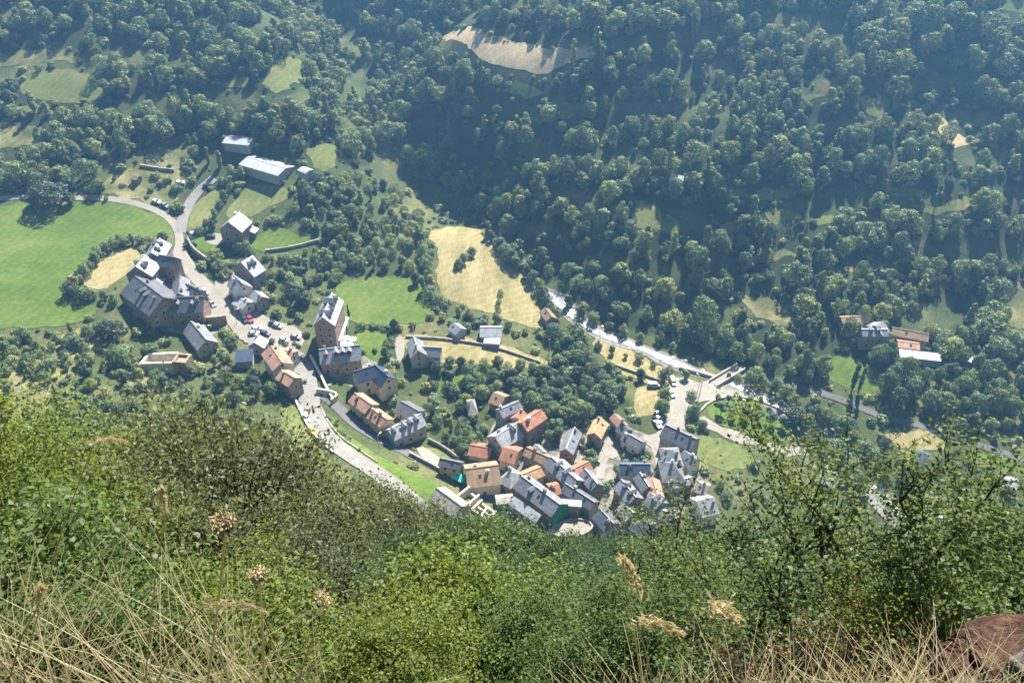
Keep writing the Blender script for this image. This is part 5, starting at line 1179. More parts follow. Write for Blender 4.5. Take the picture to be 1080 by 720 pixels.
# rough edges of fields: bushes of all sizes
def fringe():
    rng = np.random.default_rng(77)
    for f in FIELDS:
        W = [ground(*p)[:2] for p in f]; c0 = np.mean(W, 0)
        for a, b in zip(W, W[1:]+W[:1]):
            n = int(np.linalg.norm(b-a)/4.2)
            for k in range(n):
                if rng.uniform() < .45: continue
                p = a+(b-a)*(k+rng.uniform())/max(n, 1); o_ = (p-c0)/np.linalg.norm(p-c0); p = p+o_*rng.uniform(1.0, 4.0); z = H(*p); bx, by = project(np.array([p[0], p[1], z]))
                q = np.array([[p[0], p[1], z]])
                if 590 > by and free(q, np.array([.4]), 1.0)[0]: FAR.append((p[0], p[1], z, rng.uniform(.9, 3.0), rng.uniform(.9, 1.5), 'bush'))
fringe()
# the far woods
zone([(-140,-140),(345,-140),(372,90),(398,165),(360,192),(318,160),(250,152),(196,150),(150,166),(96,200),(40,203),(-140,208)],4.7,3.8,10.5,0,'','',far=True,dens=1.0,clump=.4,seed=20,wide=(.85,1.25))
zone([(345,-140),(1240,-140),(1240,392),(1000,380),(900,382),(860,400),(800,392),(760,384),(700,352),(640,346),(600,318),(565,282),(520,235),(455,190),(398,150)],4.8,3.8,11.5,0,'','',far=True,dens=1.0,clump=.4,seed=21,wide=(.8,1.2))
zone([(345,-140),(1240,-140),(1240,392),(900,382),(700,352),(600,318),(520,235),(398,150)],5.5,2,4.2,0,'','',far=True,cat='bush',dens=.7,seed=22)
zone([(0,170),(450,170),(560,250),(620,330),(650,400),(620,440),(500,440),(420,470),(330,420),(260,400),(0,430)],4.4,1.2,4.2,0,'','',far=True,cat='bush',dens=.5,clump=.5,seed=24,wide=(.9,1.5))
zone([(700,390),(1110,392),(1110,560),(860,560),(760,540),(725,460)],4.8,.9,3.2,0,'','',far=True,cat='bush',dens=.5,clump=.4,seed=25,wide=(.9,1.5))
zone([(-140,-140),(345,-140),(398,165),(318,160),(196,150),(96,200),(-140,208)],5.5,2,4.2,0,'','',far=True,cat='bush',dens=.7,seed=23)
print('TREES', len(TREES), 'FAR', len(FAR))

# ------------------------------------------------------------------ planting
def slant(t): return math.sqrt(t['x']**2+t['y']**2+(t['z']-ZC)**2)
TREES.sort(key=lambda t: slant(t)/t['h'])
MAXT = {'tree': 258, 'bush': 150, 'young tree': 60, 'poplar': 40}; cnt = dict.fromkeys(MAXT, 0)
NAMES = dict(round='broadleaf_tree', dark='broadleaf_tree', bush='bush', bushdark='bush', poplar='poplar_tree', conifer='cypress_tree', young='young_tree')
single = [t for t in TREES if not t['group']]; many = [t for t in TREES if t['group']]
r_ = random.Random(77)
for t in single+many:
    if cnt[t['cat']] >= MAXT[t['cat']]:
        FAR.append((t['x'], t['y'], t['z'], t['h'], t['wide'], t['cat'])); continue
    cnt[t['cat']] += 1
    cm, tm = PROTO[t['kind']][r_.randrange(len(PROTO[t['kind']]))]; k = t['h']/BASEH[t['kind']]
    root = empty(NAMES[t['kind']], (t['x'], t['y'], t['z']-.1), r_.uniform(0, 6.28)); root.scale = (k*t['wide'], k*t['wide'], k)
    tag(root, t['label'], t['cat'], t['group'])
    link(bpy.data.objects.new('crown', cm), root); link(bpy.data.objects.new('trunk', tm), root)
print('single trees', cnt, 'stuff', len(FAR))
def stuff_points(name, rows, meshes, base, label, cat):
    pc = bpy.data.collections.new('plants_of_'+name)
    for i, me in enumerate(meshes):
        pc.objects.link(bpy.data.objects.new('%s_plant_%02d' % (name, i), me))
    rr = np.random.default_rng(4); n = len(rows); A = np.array([q[:5] for q in rows], float)
    me = bpy.data.meshes.new(name); me.vertices.add(n); me.vertices.foreach_set('co', (A[:, :3]-np.array([0,0,.2])).astype(np.float32).ravel())
    at = me.attributes.new('size', 'FLOAT_VECTOR', 'POINT'); k = A[:, 3]/base; at.data.foreach_set('vector', np.stack([k*A[:, 4], k*A[:, 4], k], 1).astype(np.float32).ravel())
    at = me.attributes.new('turn', 'FLOAT_VECTOR', 'POINT'); tv = np.zeros((n, 3), np.float32); tv[:, 2] = rr.uniform(0, 6.28, n); at.data.foreach_set('vector', tv.ravel())
    at = me.attributes.new('pick', 'INT', 'POINT'); pk = rr.integers(0, len(meshes), n)
    if len(meshes) > 8: pk = np.where((pk >= 8) & (rr.uniform(size=n) < .6), rr.integers(0, 8, n), pk)
    at.data.foreach_set('value', pk.astype(np.int32)); me.update()
    o = link(bpy.data.objects.new(name, me)); tag(o, label, cat, kind='stuff')
    ng = bpy.data.node_groups.new(name, 'GeometryNodeTree'); ng.interface.new_socket('Geometry', in_out='INPUT', socket_type='NodeSocketGeometry'); ng.interface.new_socket('Geometry', in_out='OUTPUT', socket_type='NodeSocketGeometry')
    gi = ng.nodes.new('NodeGroupInput'); go = ng.nodes.new('NodeGroupOutput')
    ci = ng.nodes.new('GeometryNodeCollectionInfo'); ci.inputs['Collection'].default_value = pc; ci.inputs['Separate Children'].default_value = True; ci.inputs['Reset Children'].default_value = True
    ip = ng.nodes.new('GeometryNodeInstanceOnPoints'); L = ng.links.new
    def attr(nm, tp):
        a = ng.nodes.new('GeometryNodeInputNamedAttribute'); a.data_type = tp; a.inputs['Name'].default_value = nm; return next(s for s in a.outputs if s.enabled and s.name == 'Attribute')
    L(gi.outputs[0], ip.inputs['Points']); L(ci.outputs[0], ip.inputs['Instance']); ip.inputs['Pick Instance'].default_value = True
    L(attr('pick', 'INT'), ip.inputs['Instance Index']); L(attr('turn', 'FLOAT_VECTOR'), ip.inputs['Rotation']); L(attr('size', 'FLOAT_VECTOR'), ip.inputs['Scale'])
    L(ip.outputs[0], go.inputs[0])
    md = o.modifiers.new('planting', 'NODES'); md.node_group = ng
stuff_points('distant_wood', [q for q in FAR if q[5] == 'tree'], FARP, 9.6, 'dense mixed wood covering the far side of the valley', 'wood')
stuff_points('distant_scrub', [q for q in FAR if q[5] == 'bush'], BUSHP, 2.6, 'low scrub dotted over the valley floor and filling the gaps of the far woods', 'scrub')
# ------------------------------------------------------------------ plants on the slope below the viewpoint
def twigs(seed, n, Rr, Hh, base=.15, lean=(0, 0), up=.6, start=0.0):
    """curved shoots from the foot to the outer shell of the plant"""
    rng = np.random.default_rng(seed); out = []; nb = max(9, n//22); mains = []
    for j in range(nb):
        a = rng.uniform(0, 6.283); el = rng.uniform(0, 1)**.75*1.35+.12; rr = rng.uniform(.62, 1.0)
        mains.append(np.array([math.cos(a)*math.cos(el)*Rr*rr+lean[0], math.sin(a)*math.cos(el)*Rr*rr+lean[1], Hh*(.1+.82*math.sin(el)*rr)]))
    for i in range(n):
        if i % 5:
            mn = mains[int(rng.integers(nb))]; b = np.array([rng.normal(0, base), rng.normal(0, base), start*Hh]); st = b+(mn-b)*rng.uniform(.35, .75)+np.array([0, 0, .1*Hh*(1-start)])*.5
            e = mn+rng.normal(size=3)*Rr*.17+np.array([0, 0, abs(rng.normal())*.05*Hh]); out.append((st, (st+e)/2+np.array([0, 0, .05*Hh]), e)); continue
        a = rng.uniform(0, 6.283); u = rng.uniform(0, 1)**.8
        el = u*1.45+.1; rr = rng.uniform(.72, 1.05)*(1+.22*math.sin(3*a+seed)+.15*math.sin(5*el*2+a*2))
        e = np.array([math.cos(a)*math.cos(el)*Rr*rr+lean[0], math.sin(a)*math.cos(el)*Rr*rr+lean[1], Hh*(.12+.88*math.sin(el)*min(rr, 1.08))])
        b = np.array([rng.normal(0, base), rng.normal(0, base), start*Hh])
        m_ = b*(1-up)+e*up*.55+np.array([0, 0, Hh*.18*rng.uniform(.3, 1)])
        out.append((b, m_, e))
    return out
def along(tw, t):
    b, m_, e = tw; t = np.asarray(t)[:, None]
    return b*(1-t)**2+2*m_*t*(1-t)+e*t*t
def leafy(seed, tws, per, leaf, t0=.45, spread=.16, aspect=.55, upb=.5):
    rng = np.random.default_rng(seed); C, D = [], []
    for tw in tws:
        t = t0+(1-t0)*rng.uniform(0, 1, per)**.7; p = along(tw, t); C.append(p+rng.normal(size=(per, 3))*spread)
    C = np.concatenate(C); Nn = unit(len(C), rng)+np.array([0, 0, upb]); Nn /= np.linalg.norm(Nn, axis=1, keepdims=True)
    return leaf_quads(C, Nn, leaf, rng, aspect)
def stems_mesh(name, tws, k, r0, m, n=5):
    b = MB()
    for tw in tws[:k]:
        P = along(tw, [0, .25, .5, .75, 1]); b.tube([tuple(p) for p in P], [r0, r0*.8, r0*.55, r0*.35, r0*.15], n)
    return b.mesh(name, m)
# how high the growth on the near slope reaches, column by column
SKX = [0, 100, 150, 200, 260, 300, 340, 380, 430, 470, 520, 560, 620, 700, 730, 1080]; SKY = [424, 440, 436, 433, 432, 466, 500, 517, 528, 545, 549, 562, 574, 574, 560, 500]
NEARP = {}; NEARV = {}
def near_proto(key, seed, Rr, Hh, n, per, leaf, fm, bark='bark', stems=40, r0=.03, **kw):
    spread = kw.pop('spread', .16); t0 = kw.pop('t0', .45); aspect = kw.pop('aspect', .55)
    tw = twigs(seed, n, Rr, Hh, **kw)
    NEARP[key] = (np_mesh('crown', leafy(seed+1, tw, per, leaf, t0, spread, aspect), 4, M[fm]), stems_mesh('trunk', tw, stems, r0, M[bark]), Hh, Rr)
def near_plant(name, key, px, y, top_row, label, cat, group=None, wide=1.0, rz=None, parts=('crown', 'trunk'), hmin=.4, back=.55):
    a = near_pt(px, y); d = ZC-a[2]; cm, tm, h0, r0 = NEARP[key]; rz = RNG.uniform(0, 6.28) if rz is None else rz
    if key not in NEARV:
        vv = np.empty(len(cm.vertices)*3, np.float32); cm.vertices.foreach_get('co', vv); NEARV[key] = vv.reshape(-1, 3)[::37]
    V = NEARV[key]; c_, s_ = math.cos(rz), math.sin(rz); V = np.stack([(V[:, 0]*c_-V[:, 1]*s_)*wide, (V[:, 0]*s_+V[:, 1]*c_)*wide, V[:, 2]], 1)
    lo, hi = hmin/h0, 4.0
    for _ in range(14):
        k = (lo+hi)/2
        qx, qy = project(V*k+a)
        if np.percentile(qy-np.maximum(top_row, np.interp(qx, SKX, SKY)), 2) < 0: hi = k
        else: lo = k
    root = empty(name, tuple(a), rz); root.scale = (k*wide, k*wide, k)
    tag(root, label, cat, group)
    link(bpy.data.objects.new(parts[0], cm), root); link(bpy.data.objects.new(parts[1], tm), root)
    return root
# trees 25-90 m down the slope
for s in range(4): near_proto('slope%d' % s, 200+s*3, 2.9+.2*s, 6.0, 330, 62, .17, 'f_slope', stems=60, r0=.07, spread=.28, start=.08, t0=.5, aspect=.7)
for s in range(2): near_proto('slopeol%d' % s, 230+s*3, 2.9, 6.0, 330, 62, .16, 'f_olive', stems=60, r0=.07, spread=.26, start=.06, t0=.5, aspect=.5)
# bushes 6-16 m away
near_proto('olive', 240, 1.9, 4.0, 460, 62, .068, 'f_olive', stems=220, r0=.014, spread=.09, t0=.35, aspect=.42)
near_proto('lime', 244, 1.5, 3.0, 430, 120, .034, 'f_lime', stems=120, r0=.012, spread=.10, t0=.4, aspect=.5)
near_proto('leafy', 248, 1.1, 1.8, 400, 90, .042, 'f_leaf', stems=90, r0=.010, spread=.08, t0=.35, aspect=.6)
near_proto('leafy2', 252, 1.3, 2.2, 430, 90, .043, 'f_leaf', stems=100, r0=.010, spread=.09, t0=.35, aspect=.55)
near_proto('limelow', 256, 1.1, 1.5, 380, 90, .036, 'f_lime', stems=90, r0=.008, spread=.08, t0=.35, aspect=.6)
near_proto('twiggy', 260, 1.0, 1.2, 190, 5, .028, 'f_autumn', 'darkbark', stems=170, r0=.006, spread=.05, t0=.5, aspect=.6)

r2 = random.Random(21)
G = 'trees covering the steep slope below the viewpoint'
spots = []
for y, rows in ((14,(600,640)),(18,(585,620)),(23,(570,605)),(30,(555,590)),(38,(552,585)),(47,(546,566)),(57,(540,556)),(68,(536,548)),(80,(534,544))):
    px = 330
    while px < 960:
        spots.append((px+r2.uniform(-8, 8), y*r2.uniform(.93, 1.07), r2.uniform(*rows))); px += max(26, 330*2.6/y*r2.uniform(1.6, 2.4)*(1.5 if y > 25 else 1.0))
for px, y, row in spots:
    if 550 < px < 705: row = max(row, 566+r2.uniform(0, 12))
    if 470 < px <= 550: row = max(row, 548+r2.uniform(0, 8))
    if px > 700: row = max(row, 575)
    if px < 480: row = max(row, 552 - (480-px)*.12 + 10)
    k = 'slope%d' % r2.randrange(4)
    near_plant('broadleaf_tree', k, px, y, row, 'leafy tree crowding the steep slope under the village', 'tree', G, r2.uniform(.9, 1.25) if y > 25 else r2.uniform(1.2, 1.6), back=.3, hmin=1.6)
G2 = 'olive-green trees on the left of the steep slope'
for px, y, row in ((330,34,470),(370,40,498),(300,44,452),(400,50,515),(345,58,492),(270,55,442),(420,36,530),(390,28,545),(455,44,540),(230,50,440),(180,60,436),(120,62,428),(60,60,432),(10,55,436),(425,70,522),(360,80,505)):
    near_plant('grey_green_tree', 'slopeol%d' % r2.randrange(2), px-(12 if px > 280 else 0), y, row+(24 if px > 280 else 6), 'grey-green tree on the slope left of the bend in the road', 'tree', G2, r2.uniform(.7, .95), back=.4)
for px, y, row in ((402,46,503),(432,50,520),(455,56,538),(380,52,496)): near_plant('grey_green_tree', 'slopeol%d' % (px % 2), px, y, row, 'grey-green tree hiding the lower end of the winding road', 'tree', 'trees at the lower end of the road', .8)
# bushes near the viewpoint
P2 = ('foliage', 'stem')
near_plant('shrub', 'olive', 262, 11.0, 436, 'tall olive-grey shrub in front of the winding road', 'shrub', None, 1.0, .4, P2)
near_plant('shrub', 'olive', 300, 13.0, 480, 'olive-grey shrub to the right of the tallest one', 'shrub', None, .85, 2.0, P2)
near_plant('shrub', 'olive', 205, 8.5, 505, 'dark twiggy shrub behind the dried flower head', 'shrub', None, 1.0, 4.0, P2)
near_plant('shrub', 'olive', 330, 8.0, 560, 'olive shrub low in the centre left of the photo', 'shrub', None, 1.2, 1.1, P2)
near_plant('shrub', 'lime', 30, 8.0, 424, 'yellow-green shrub at the left edge, topmost of its kind', 'shrub', None, 1.1, .2, P2)
near_plant('shrub', 'lime', 110, 10.5, 452, 'yellow-green shrub right of the topmost one', 'shrub', None, 1.1, 2.2, P2)
near_plant('shrub', 'lime', 160, 7.5, 520, 'bright lime shrub behind the long grass', 'shrub', None, 1.15, 3.2, P2)
near_plant('shrub', 'leafy', 40, 5.6, 545, 'leafy green bush in the lower left behind dry grass', 'shrub', None, 1.3, 1.2, P2)
near_plant('shrub', 'leafy2', 130, 5.2, 595, 'dense green bush among the dry grass stems', 'shrub', None, 1.3, 5.2, P2)
near_plant('shrub', 'limelow', 230, 5.5, 600, 'low bright bush under the dried flower heads', 'shrub', None, 1.4, .9, P2)
near_plant('shrub', 'limelow', 470, 8.0, 588, 'bright green bush at the bottom centre', 'shrub', None, 1.3, .1, P2)
near_plant('shrub', 'leafy2', 560, 7.5, 620, 'green bush right of the bottom centre', 'shrub', None, 1.4, 2.1, P2)
near_plant('shrub', 'limelow', 400, 6.0, 640, 'low leafy bush at the bottom edge left of centre', 'shrub', None, 1.4, 3.1, P2)
near_plant('shrub', 'leafy', 640, 6.5, 625, 'green bush behind the drooping grass plume', 'shrub', None, 1.3, 1.9, P2)
near_plant('shrub', 'leafy2', 730, 7.5, 598, 'leafy bush left of the sapling trunks', 'shrub', None, 1.2, 4.4, P2)
near_plant('shrub', 'leafy', 820, 8.5, 605, 'leafy undergrowth bush between the saplings', 'shrub', None, 1.4, 2.4, P2)
near_plant('shrub', 'leafy2', 1010, 8.0, 565, 'dense bright bush at the right above the red rock', 'shrub', None, 1.25, .7, P2)
near_plant('shrub', 'leafy', 1075, 7.0, 548, 'leafy bush cut by the right edge', 'shrub', None, 1.2, 3.7, P2)
near_plant('shrub', 'limelow', 940, 6.0, 612, 'low bush behind the dry grass right of centre', 'shrub', None, 1.3, 5.7, P2)
near_plant('shrub', 'leafy2', 520, 10.5, 600, 'dark leafy bush behind the bright bottom-centre bush', 'shrub', None, 1.4, 2.7, P2)
near_plant('dry_shrub', 'twiggy', 815, 4.2, 652, 'twiggy dry shrub with russet leaves left of the rocks', 'shrub', None, 1.2, .7, P2)
near_plant('dry_shrub', 'twiggy', 905, 4.0, 632, 'bare twiggy shrub with a few red leaves beside the red rock', 'shrub', None, 1.2, 3.9, P2)

# saplings on the right: visible dark limbs, sparse leaves
def sapling(px, y, top_row, seed, label, limbs=6, leaf=.075, lean=0.0, nleaf=8, spreadk=1.35):
    a = near_pt(px, y); d = ZC-a[2]; Hh = d-y*math.tan(dep_row(top_row)); r_ = random.Random(seed); rng = np.random.default_rng(seed)
    root = empty('sapling', tuple(a)); tag(root, label, 'young tree')
    wood = MB(); tips = []
    def grow(p, d_, L, r, lvl):
        pts = [p]; dd = d_.copy(); n = 5
        for i in range(n):
            dd = dd+rng.normal(size=3)*.13+np.array([0, 0, .06]); dd /= np.linalg.norm(dd); pts.append(pts[-1]+dd*L/n)
        wood.tube([tuple(q) for q in pts], [r*(1-.72*i/n) for i in range(n+1)], 6 if lvl < 2 else 4)
        if lvl >= 1:
            for i in range(2 if lvl == 1 else 1, n+1): tips.append((pts[i], dd, lvl))
        if lvl < 3:
            k = limbs if lvl == 0 else r_.randint(3, 5) if lvl == 1 else r_.randint(2, 4)
            for j in range(k):
                i = r_.randint(2 if lvl else 2, n); ax = rng.normal(size=3); ax[2] = abs(ax[2])*.35+ (.35 if lvl else .55)
                nd = dd*.55+ax/np.linalg.norm(ax)*.8; nd /= np.linalg.norm(nd)
                grow(pts[i], nd, L*r_.uniform(.42, .68), r*(.55-.05*lvl), lvl+1)
    grow(np.array([0, 0, -.2]), np.array([lean, 0, 1.0])/math.hypot(lean, 1), Hh*.72, .05*Hh/3.5, 0)
    TP = np.array([t[0] for t in tips]); lo, hi = .2, 1.5
    for _ in range(20):
        k = (lo+hi)/2; py = project(TP*k+np.array(a))[1].min()
        if py < top_row: hi = k
        else: lo = k
    root.scale = (k*spreadk, k*spreadk, k)
    wood.build('trunk', M['darkbark'], root, smooth=True)
    C = []
    for p, dd, lvl in tips:
        n = nleaf if lvl >= 2 else nleaf//3
        C.append(p+rng.normal(size=(n, 3))*(.11 if lvl == 3 else .09))
    C = np.concatenate(C); Nn = unit(len(C), rng)+np.array([0, 0, .5]); Nn /= np.linalg.norm(Nn, axis=1, keepdims=True)
    link(bpy.data.objects.new('crown', np_mesh('crown', leaf_quads(C, Nn, leaf, rng, .6, .3), 4, M['f_sapling'])), root)
    print('sapling', px, round(Hh, 2), len(C))
sapling(868, 7.0, 440, 1, 'tallest dark-stemmed sapling right of the village', lean=.08)
sapling(905, 8.5, 462, 2, 'second sapling just right of the tallest', lean=.12)
sapling(775, 8.0, 428, 3, 'sapling whose branches cross the park lawn', lean=-.05)
sapling(985, 8.0, 462, 5, 'sapling in front of the tan fields on the right', lean=.05)
sapling(1055, 7.5, 470, 6, 'sapling leaning to the right edge', lean=.1)
sapling(700, 11, 535, 7, 'small sapling below the alley of the village', lean=.05)
sapling(940, 6.5, 470, 9, 'sapling with bare lower limbs between the tallest and the right-hand bushes', lean=.05)
sapling(800, 6.5, 505, 10, 'low bushy sapling in front of the one crossing the park', lean=-.1)
sapling(1000, 10.5, 445, 11, 'thin sapling reaching up to the far road', lean=0)
sapling(690, 8.0, 560, 12, 'short sapling left of the others', lean=-.05)

# dry grass on the lip of the slope
def blades(name, n, xr, yr, h0, h1, m, label, w=.0032, seed=0, bend=.5, dens=None, hx=([-9,9],[1,1]), rows=([0,200,330,400,560,640,1080],[520,560,610,680,690,640,625])):
    rng = np.random.default_rng(seed); x = rng.uniform(*xr, n); y = rng.uniform(*yr, n)
    if dens is not None:
        pr = np.array([dens(a, b) for a, b in zip(x, y)]); k = rng.uniform(size=n) < pr; x, y = x[k], y[k]; n = len(x)
    z = terrain(x, y)-.03; hgt = rng.uniform(h0, h1, n)*rng.uniform(.6, 1.1, n); hgt = hgt*np.interp(x, *hx); a = rng.uniform(0, 6.283, n); bd = np.minimum(rng.gamma(2.0, bend*.5, n), .85)
    S = 6; T = np.linspace(0, 1, S+1); lean = np.stack([np.cos(a), np.sin(a)], 1)
    side = np.stack([-np.sin(a+rng.normal(0,.6,n)), np.cos(a)], 1)
    L, Rr = [], []
    for t in T:
        hor = bd*(t**2.1)*hgt; ver = hgt*t*(1-.35*np.minimum(bd, 1.6)*t)
        c = np.stack([x+lean[:, 0]*hor, y+lean[:, 1]*hor, z+ver], 1); ww = (w*(1-.85*t))*rng.uniform(.7, 1.3, n)
        o_ = np.stack([side[:, 0]*ww, side[:, 1]*ww, 0*ww], 1); L.append(c-o_); Rr.append(c+o_)
    tip = (L[-1]+Rr[-1])/2; tx, ty = project(tip); keep = ty > np.interp(tx, *rows); mid = (L[3]+Rr[3])/2; keep &= project(mid)[1] > np.interp(tx, *rows); L = [q[keep] for q in L]; Rr = [q[keep] for q in Rr]; n = int(keep.sum())
    # connected strips, one island per blade
    V = np.stack([np.stack([l, r], 1) for l, r in zip(L, Rr)], 1).reshape(n, -1, 3)
    k = V.shape[1]; base = (np.arange(n)*k)[:, None]; q = np.array([[2*i, 2*i+1, 2*i+3, 2*i+2] for i in range(S)]).ravel()[None]
    idx = (base+q).ravel().astype(np.int32); me = bpy.data.meshes.new(name); V = V.reshape(-1, 3)
    me.vertices.add(len(V)); me.vertices.foreach_set('co', V.astype(np.float32).ravel()); me.loops.add(len(idx)); me.loops.foreach_set('vertex_index', idx)
    me.polygons.add(len(idx)//4); me.polygons.foreach_set('loop_start', np.arange(len(idx)//4, dtype=np.int32)*4); me.materials.append(M[m]); me.update(calc_edges=True); me.validate()
    o = link(bpy.data.objects.new(name, me)); tag(o, label, 'grass', kind='stuff')
def dl(x, y): return max(0, min(1, .55+1.2*mnoise.noise(Vector((x*.9, y*1.3, 3))) - (.75 if -.75 < x < .25 else 0)))
blades('dry_grass', 3600, (-3.2, 3.4), (1.15, 2.5), .35, .85, 'straw', 'tangle of dry straw-coloured grass on the lip of the slope', .0034, 3, 1.0, dl, ([-2,-.6,.1,.6,3],[1.45,1.2,.4,.6,.55]))
blades('tall_dry_grass', 520, (-2.6, -.75), (1.3, 2.3), .6, 1.15, 'straw', 'long pale grass stems leaning across the lower left', .0034, 4, .7, rows=([0,150,330,400,1080],[490,520,600,690,720]))
blades('golden_grass', 1500, (.35, 1.9), (1.2, 2.2), .25, .6, 'straw_gold', 'golden grass tuft beside the red rock', .0024, 6, .6)
blades('green_grass', 1500, (-3.2, 3.4), (1.4, 3.6), .2, .5, 'green_blade', 'green grass blades growing between the dry stems', .003, 5, .6)
# single stalks with dry heads
def P3(px, py, dist):
    d = ray(px, py); d = d/np.linalg.norm(d); return d*dist+np.array([0, 0, ZC])
def umbel(px, py, dist, foot_px, foot_y, label, r=.035, stem=.0032):
    top = P3(px, py, dist); ft = near_pt(foot_px, foot_y); root = empty('dried_umbel', tuple(ft)); tag(root, label, 'dried flower')
    T = top-ft; m_ = MB(); mid = T*.5+np.array([.02, .0, .03]); m_.tube([(0,0,-.05), tuple(T*.25+np.array([.012,0,.01])), tuple(mid), tuple(T*.8+np.array([.01,0,.01])), tuple(T)], [stem*1.4, stem*1.2, stem, stem*.9, stem*.8], 6); m_.build('stem', M['straw_gold'], root)
    rng = np.random.default_rng(int(px)); h_ = MB()
    for i in range(44):
        a = rng.uniform(0, 6.28); rr = r*math.sqrt(rng.uniform(.1, 1)); e = T+np.array([rr*math.cos(a)*.9, rr*math.sin(a)*.9, r*1.5-rr*.25]); mm = T+np.array([rr*1.15*math.cos(a), rr*1.15*math.sin(a), r*.7])
        h_.tube([tuple(T), tuple(mm), tuple(e)], [.0019, .0016, .0013], 4)
        for j in range(5):
            f = e+rng.normal(size=3)*.005; h_.tube([tuple(e), tuple(f), tuple(f+rng.normal(size=3)*.003+np.array([0,0,.003]))], [.001, .0018, .0008], 4)
    h_.build('flower_head', M['straw_gold'], root)
umbel(238, 560, 1.75, 196, 1.45, 'large dried flower head on a green-gold stalk at the lower left', .022)
umbel(274, 612, 1.9, 268, 1.5, 'smaller closed dried flower head right of the large one', .015)
def plume(px, py, dist, foot_px, foot_y, label, droop, L=.28, stem=.002, fluff=.016, n=260):
    top = P3(px, py, dist); ft = near_pt(foot_px, foot_y); root = empty('grass_plume', tuple(ft)); tag(root, label, 'grass stalk')
    T = top-ft; m_ = MB(); m_.tube([(0,0,-.05), tuple(T*.4+np.array([0,0,.03])), tuple(T*.8+np.array([0,0,.03])), tuple(T)], [stem*1.3, stem*1.1, stem, stem*.8], 5); m_.build('stem', M['straw'], root)
    rng = np.random.default_rng(int(px)); h_ = MB(); dr = np.array(droop, float)
    for i in range(n):
        t = rng.uniform(0, 1); c = T+dr*L*t+np.array([0, 0, .12*L*math.sin(t*3.1)]); o_ = rng.normal(size=3)*fluff*(1-.5*t); d_ = dr*.02+rng.normal(size=3)*.006
        p = c+o_; h_.add([tuple(p-d_*.5), tuple(p+np.array([.0022,0,.0015])), tuple(p+d_*.5), tuple(p-np.array([.0022,0,0]))], [(0,1,2,3)])
    h_.tube([tuple(T+dr*L*t+np.array([0,0,.12*L*math.sin(t*3.1)])) for t in np.linspace(0,1,7)], .0012, 4)
    h_.build('seed_head', M['straw_gold'], root)
plume(655, 588, 1.9, 690, 1.5, 'pale drooping grass plume reaching up to the village edge', (.35,.0,-.9), .15, fluff=.007, n=150)
plume(672, 655, 1.8, 705, 1.45, 'feathery grass plume hanging to the right near the bottom', (.85,.05,-.5), .12, fluff=.008, n=150)
plume(745, 640, 1.8, 775, 1.4, 'fluffy pale grass head below the saplings', (.6,.1,-.5), .13, fluff=.013, n=200)
plume(98, 470, 2.2, 20, 1.7, 'long arching grass stalk rising over the yellow-green shrubs', (.75,0,.12), .10, fluff=.006, n=120)
plume(345, 640, 1.9, 290, 1.5, 'curved seed stalk right of the dried flower heads', (-.1,0,.3), .12, fluff=.008, n=160)
plume(210, 640, 1.75, 130, 1.45, 'golden curved seed stalk crossing the lower left', (.9,0,-.12), .13, fluff=.007, n=160)
plume(40, 640, 1.9, 10, 1.5, 'pale seed stalk at the far left', (.3,0,.6), .10, fluff=.007, n=140)
plume(175, 540, 2.1, 150, 1.6, 'thin upright seed stalk in the middle of the long grass', (.1,0,.8), .10, fluff=.006, n=120)

# rocks
def rock(px, y, s, m, name, label, seed, lift=.0, rz=0):
    a = near_pt(px, y); bm = bmesh.new(); bmesh.ops.create_icosphere(bm, subdivisions=6, radius=1)
    for v in bm.verts:
        n_ = v.co.normalized(); q = n_.copy()
        for ax in range(3): q[ax] = math.copysign(abs(q[ax])**.55, q[ax])
        w_ = mnoise.noise(n_*1.4+Vector((seed,0,0)))*.32+mnoise.noise(n_*4+Vector((0,seed,0)))*.12+mnoise.noise(n_*11+Vector((0,0,seed)))*.05
        lay = .07*abs(mnoise.noise(n_*5+Vector((seed,3,1))))-.05*abs(mnoise.noise(Vector((n_.x*3, n_.y*3, n_.z*16+n_.x*4))))+.025*mnoise.noise(n_*24); v.co = q*(.85+w_+lay)
        v.co.x *= s[0]; v.co.y *= s[1]; v.co.z *= s[2]
    me = bpy.data.meshes.new(name); bm.to_mesh(me); bm.free(); me.materials.append(M[m])
    o = link(bpy.data.objects.new(name, me)); o.location = (a[0], a[1], a[2]+lift); o.rotation_euler = (0, R(8), rz); tag(o, label, 'rock')
rock(1030, 2.15, (.36,.2,.12), 'rock_red', 'rock', 'large rust-red layered rock in the lower right corner', 2, .07, .2)
rock(1040, 1.93, (.09,.07,.07), 'rock_grey', 'rock', 'pale grey stone in front of the red rock', 5, .12, .6)
rock(1000, 1.9, (.09,.07,.05), 'rock_grey', 'rock', 'flat grey stone half buried in dry grass', 7, .05, 1.1)
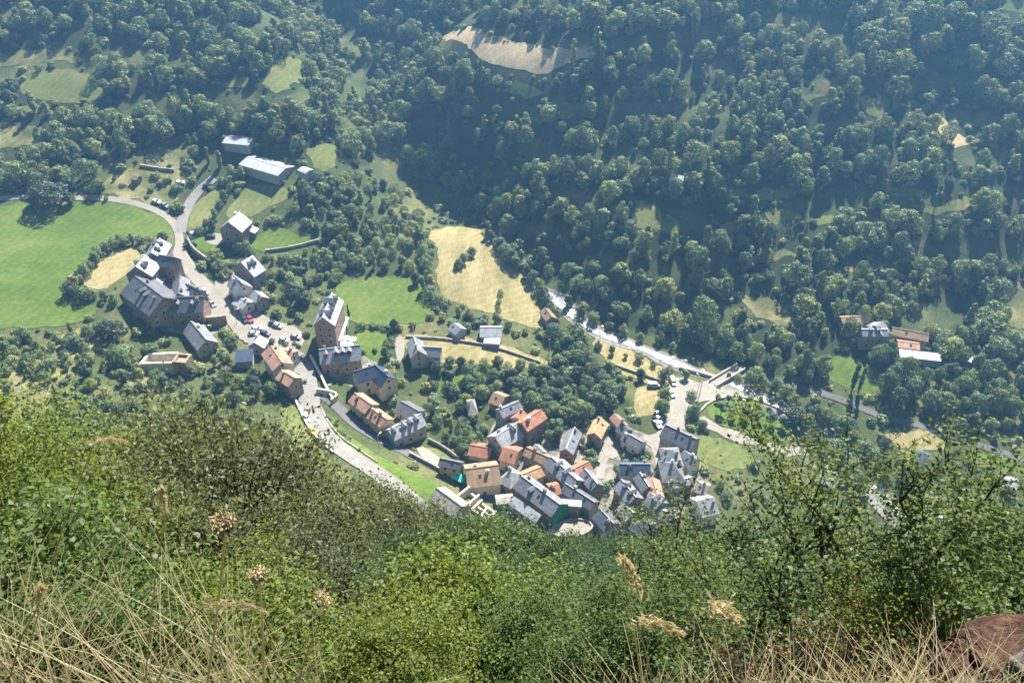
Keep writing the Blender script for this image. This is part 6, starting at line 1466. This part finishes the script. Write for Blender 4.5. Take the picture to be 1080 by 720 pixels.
rock(1005, 1.62, (.06,.05,.035), 'rock_red', 'rock', 'small reddish stone at the bottom right edge', 9, .03, .4)
# ------------------------------------------------------------------ light and air
SUN_AZ, SUN_EL = R(20), R(46)
w = bpy.data.worlds.new('World'); sc.world = w; w.use_nodes = True
nt = w.node_tree; bg = nt.nodes['Background']
sk = nt.nodes.new('ShaderNodeTexSky'); sk.sky_type = 'NISHITA'; sk.sun_disc = False; sk.sun_elevation = SUN_EL; sk.sun_rotation = SUN_AZ; sk.altitude = 1200; sk.air_density = 1.0; sk.dust_density = .6
nt.links.new(sk.outputs[0], bg.inputs[0]); bg.inputs[1].default_value = .05
sl = bpy.data.lights.new('sun', 'SUN'); sl.energy = 5.0; sl.angle = R(.5); sl.color = (1, .95, .86)
so = link(bpy.data.objects.new('sun', sl)); d = Vector((math.sin(SUN_AZ)*math.cos(SUN_EL), math.cos(SUN_AZ)*math.cos(SUN_EL), math.sin(SUN_EL)))
so.rotation_euler = d.to_track_quat('Z', 'Y').to_euler(); so.location = d*600
HAZE = .00025
m, nt2, out = mat('haze')
pv = N(nt2, 'ShaderNodeVolumePrincipled', {'Color': (.24,.56,1,1), 'Density': HAZE, 'Anisotropy': .35}); nt2.links.new(pv.outputs[0], out.inputs['Volume'])
b = MB(); gz_ = [v.co.z for v in bpy.data.objects['ground'].data.vertices]; b.box(-910, 910, -130, 810, min(gz_)-1, max(max(gz_), ZC)+16); hz = b.build('haze', m); tag(hz, 'thin bluish summer haze filling the valley', 'haze', kind='stuff')
sc.view_settings.view_transform = 'Standard'; sc.view_settings.look = 'None'; sc.view_settings.gamma = 1; sc.view_settings.use_curve_mapping = False
sc.view_settings.exposure = 1.95
sc.cycles.use_denoising = True; sc.cycles.volume_bounces = 0; sc.cycles.max_bounces = 6; sc.cycles.transparent_max_bounces = 4
sc.cycles.diffuse_bounces = 3; sc.cycles.glossy_bounces = 2; sc.cycles.transmission_bounces = 3; sc.cycles.caustics_reflective = False
sc.cycles.sample_clamp_indirect = 4
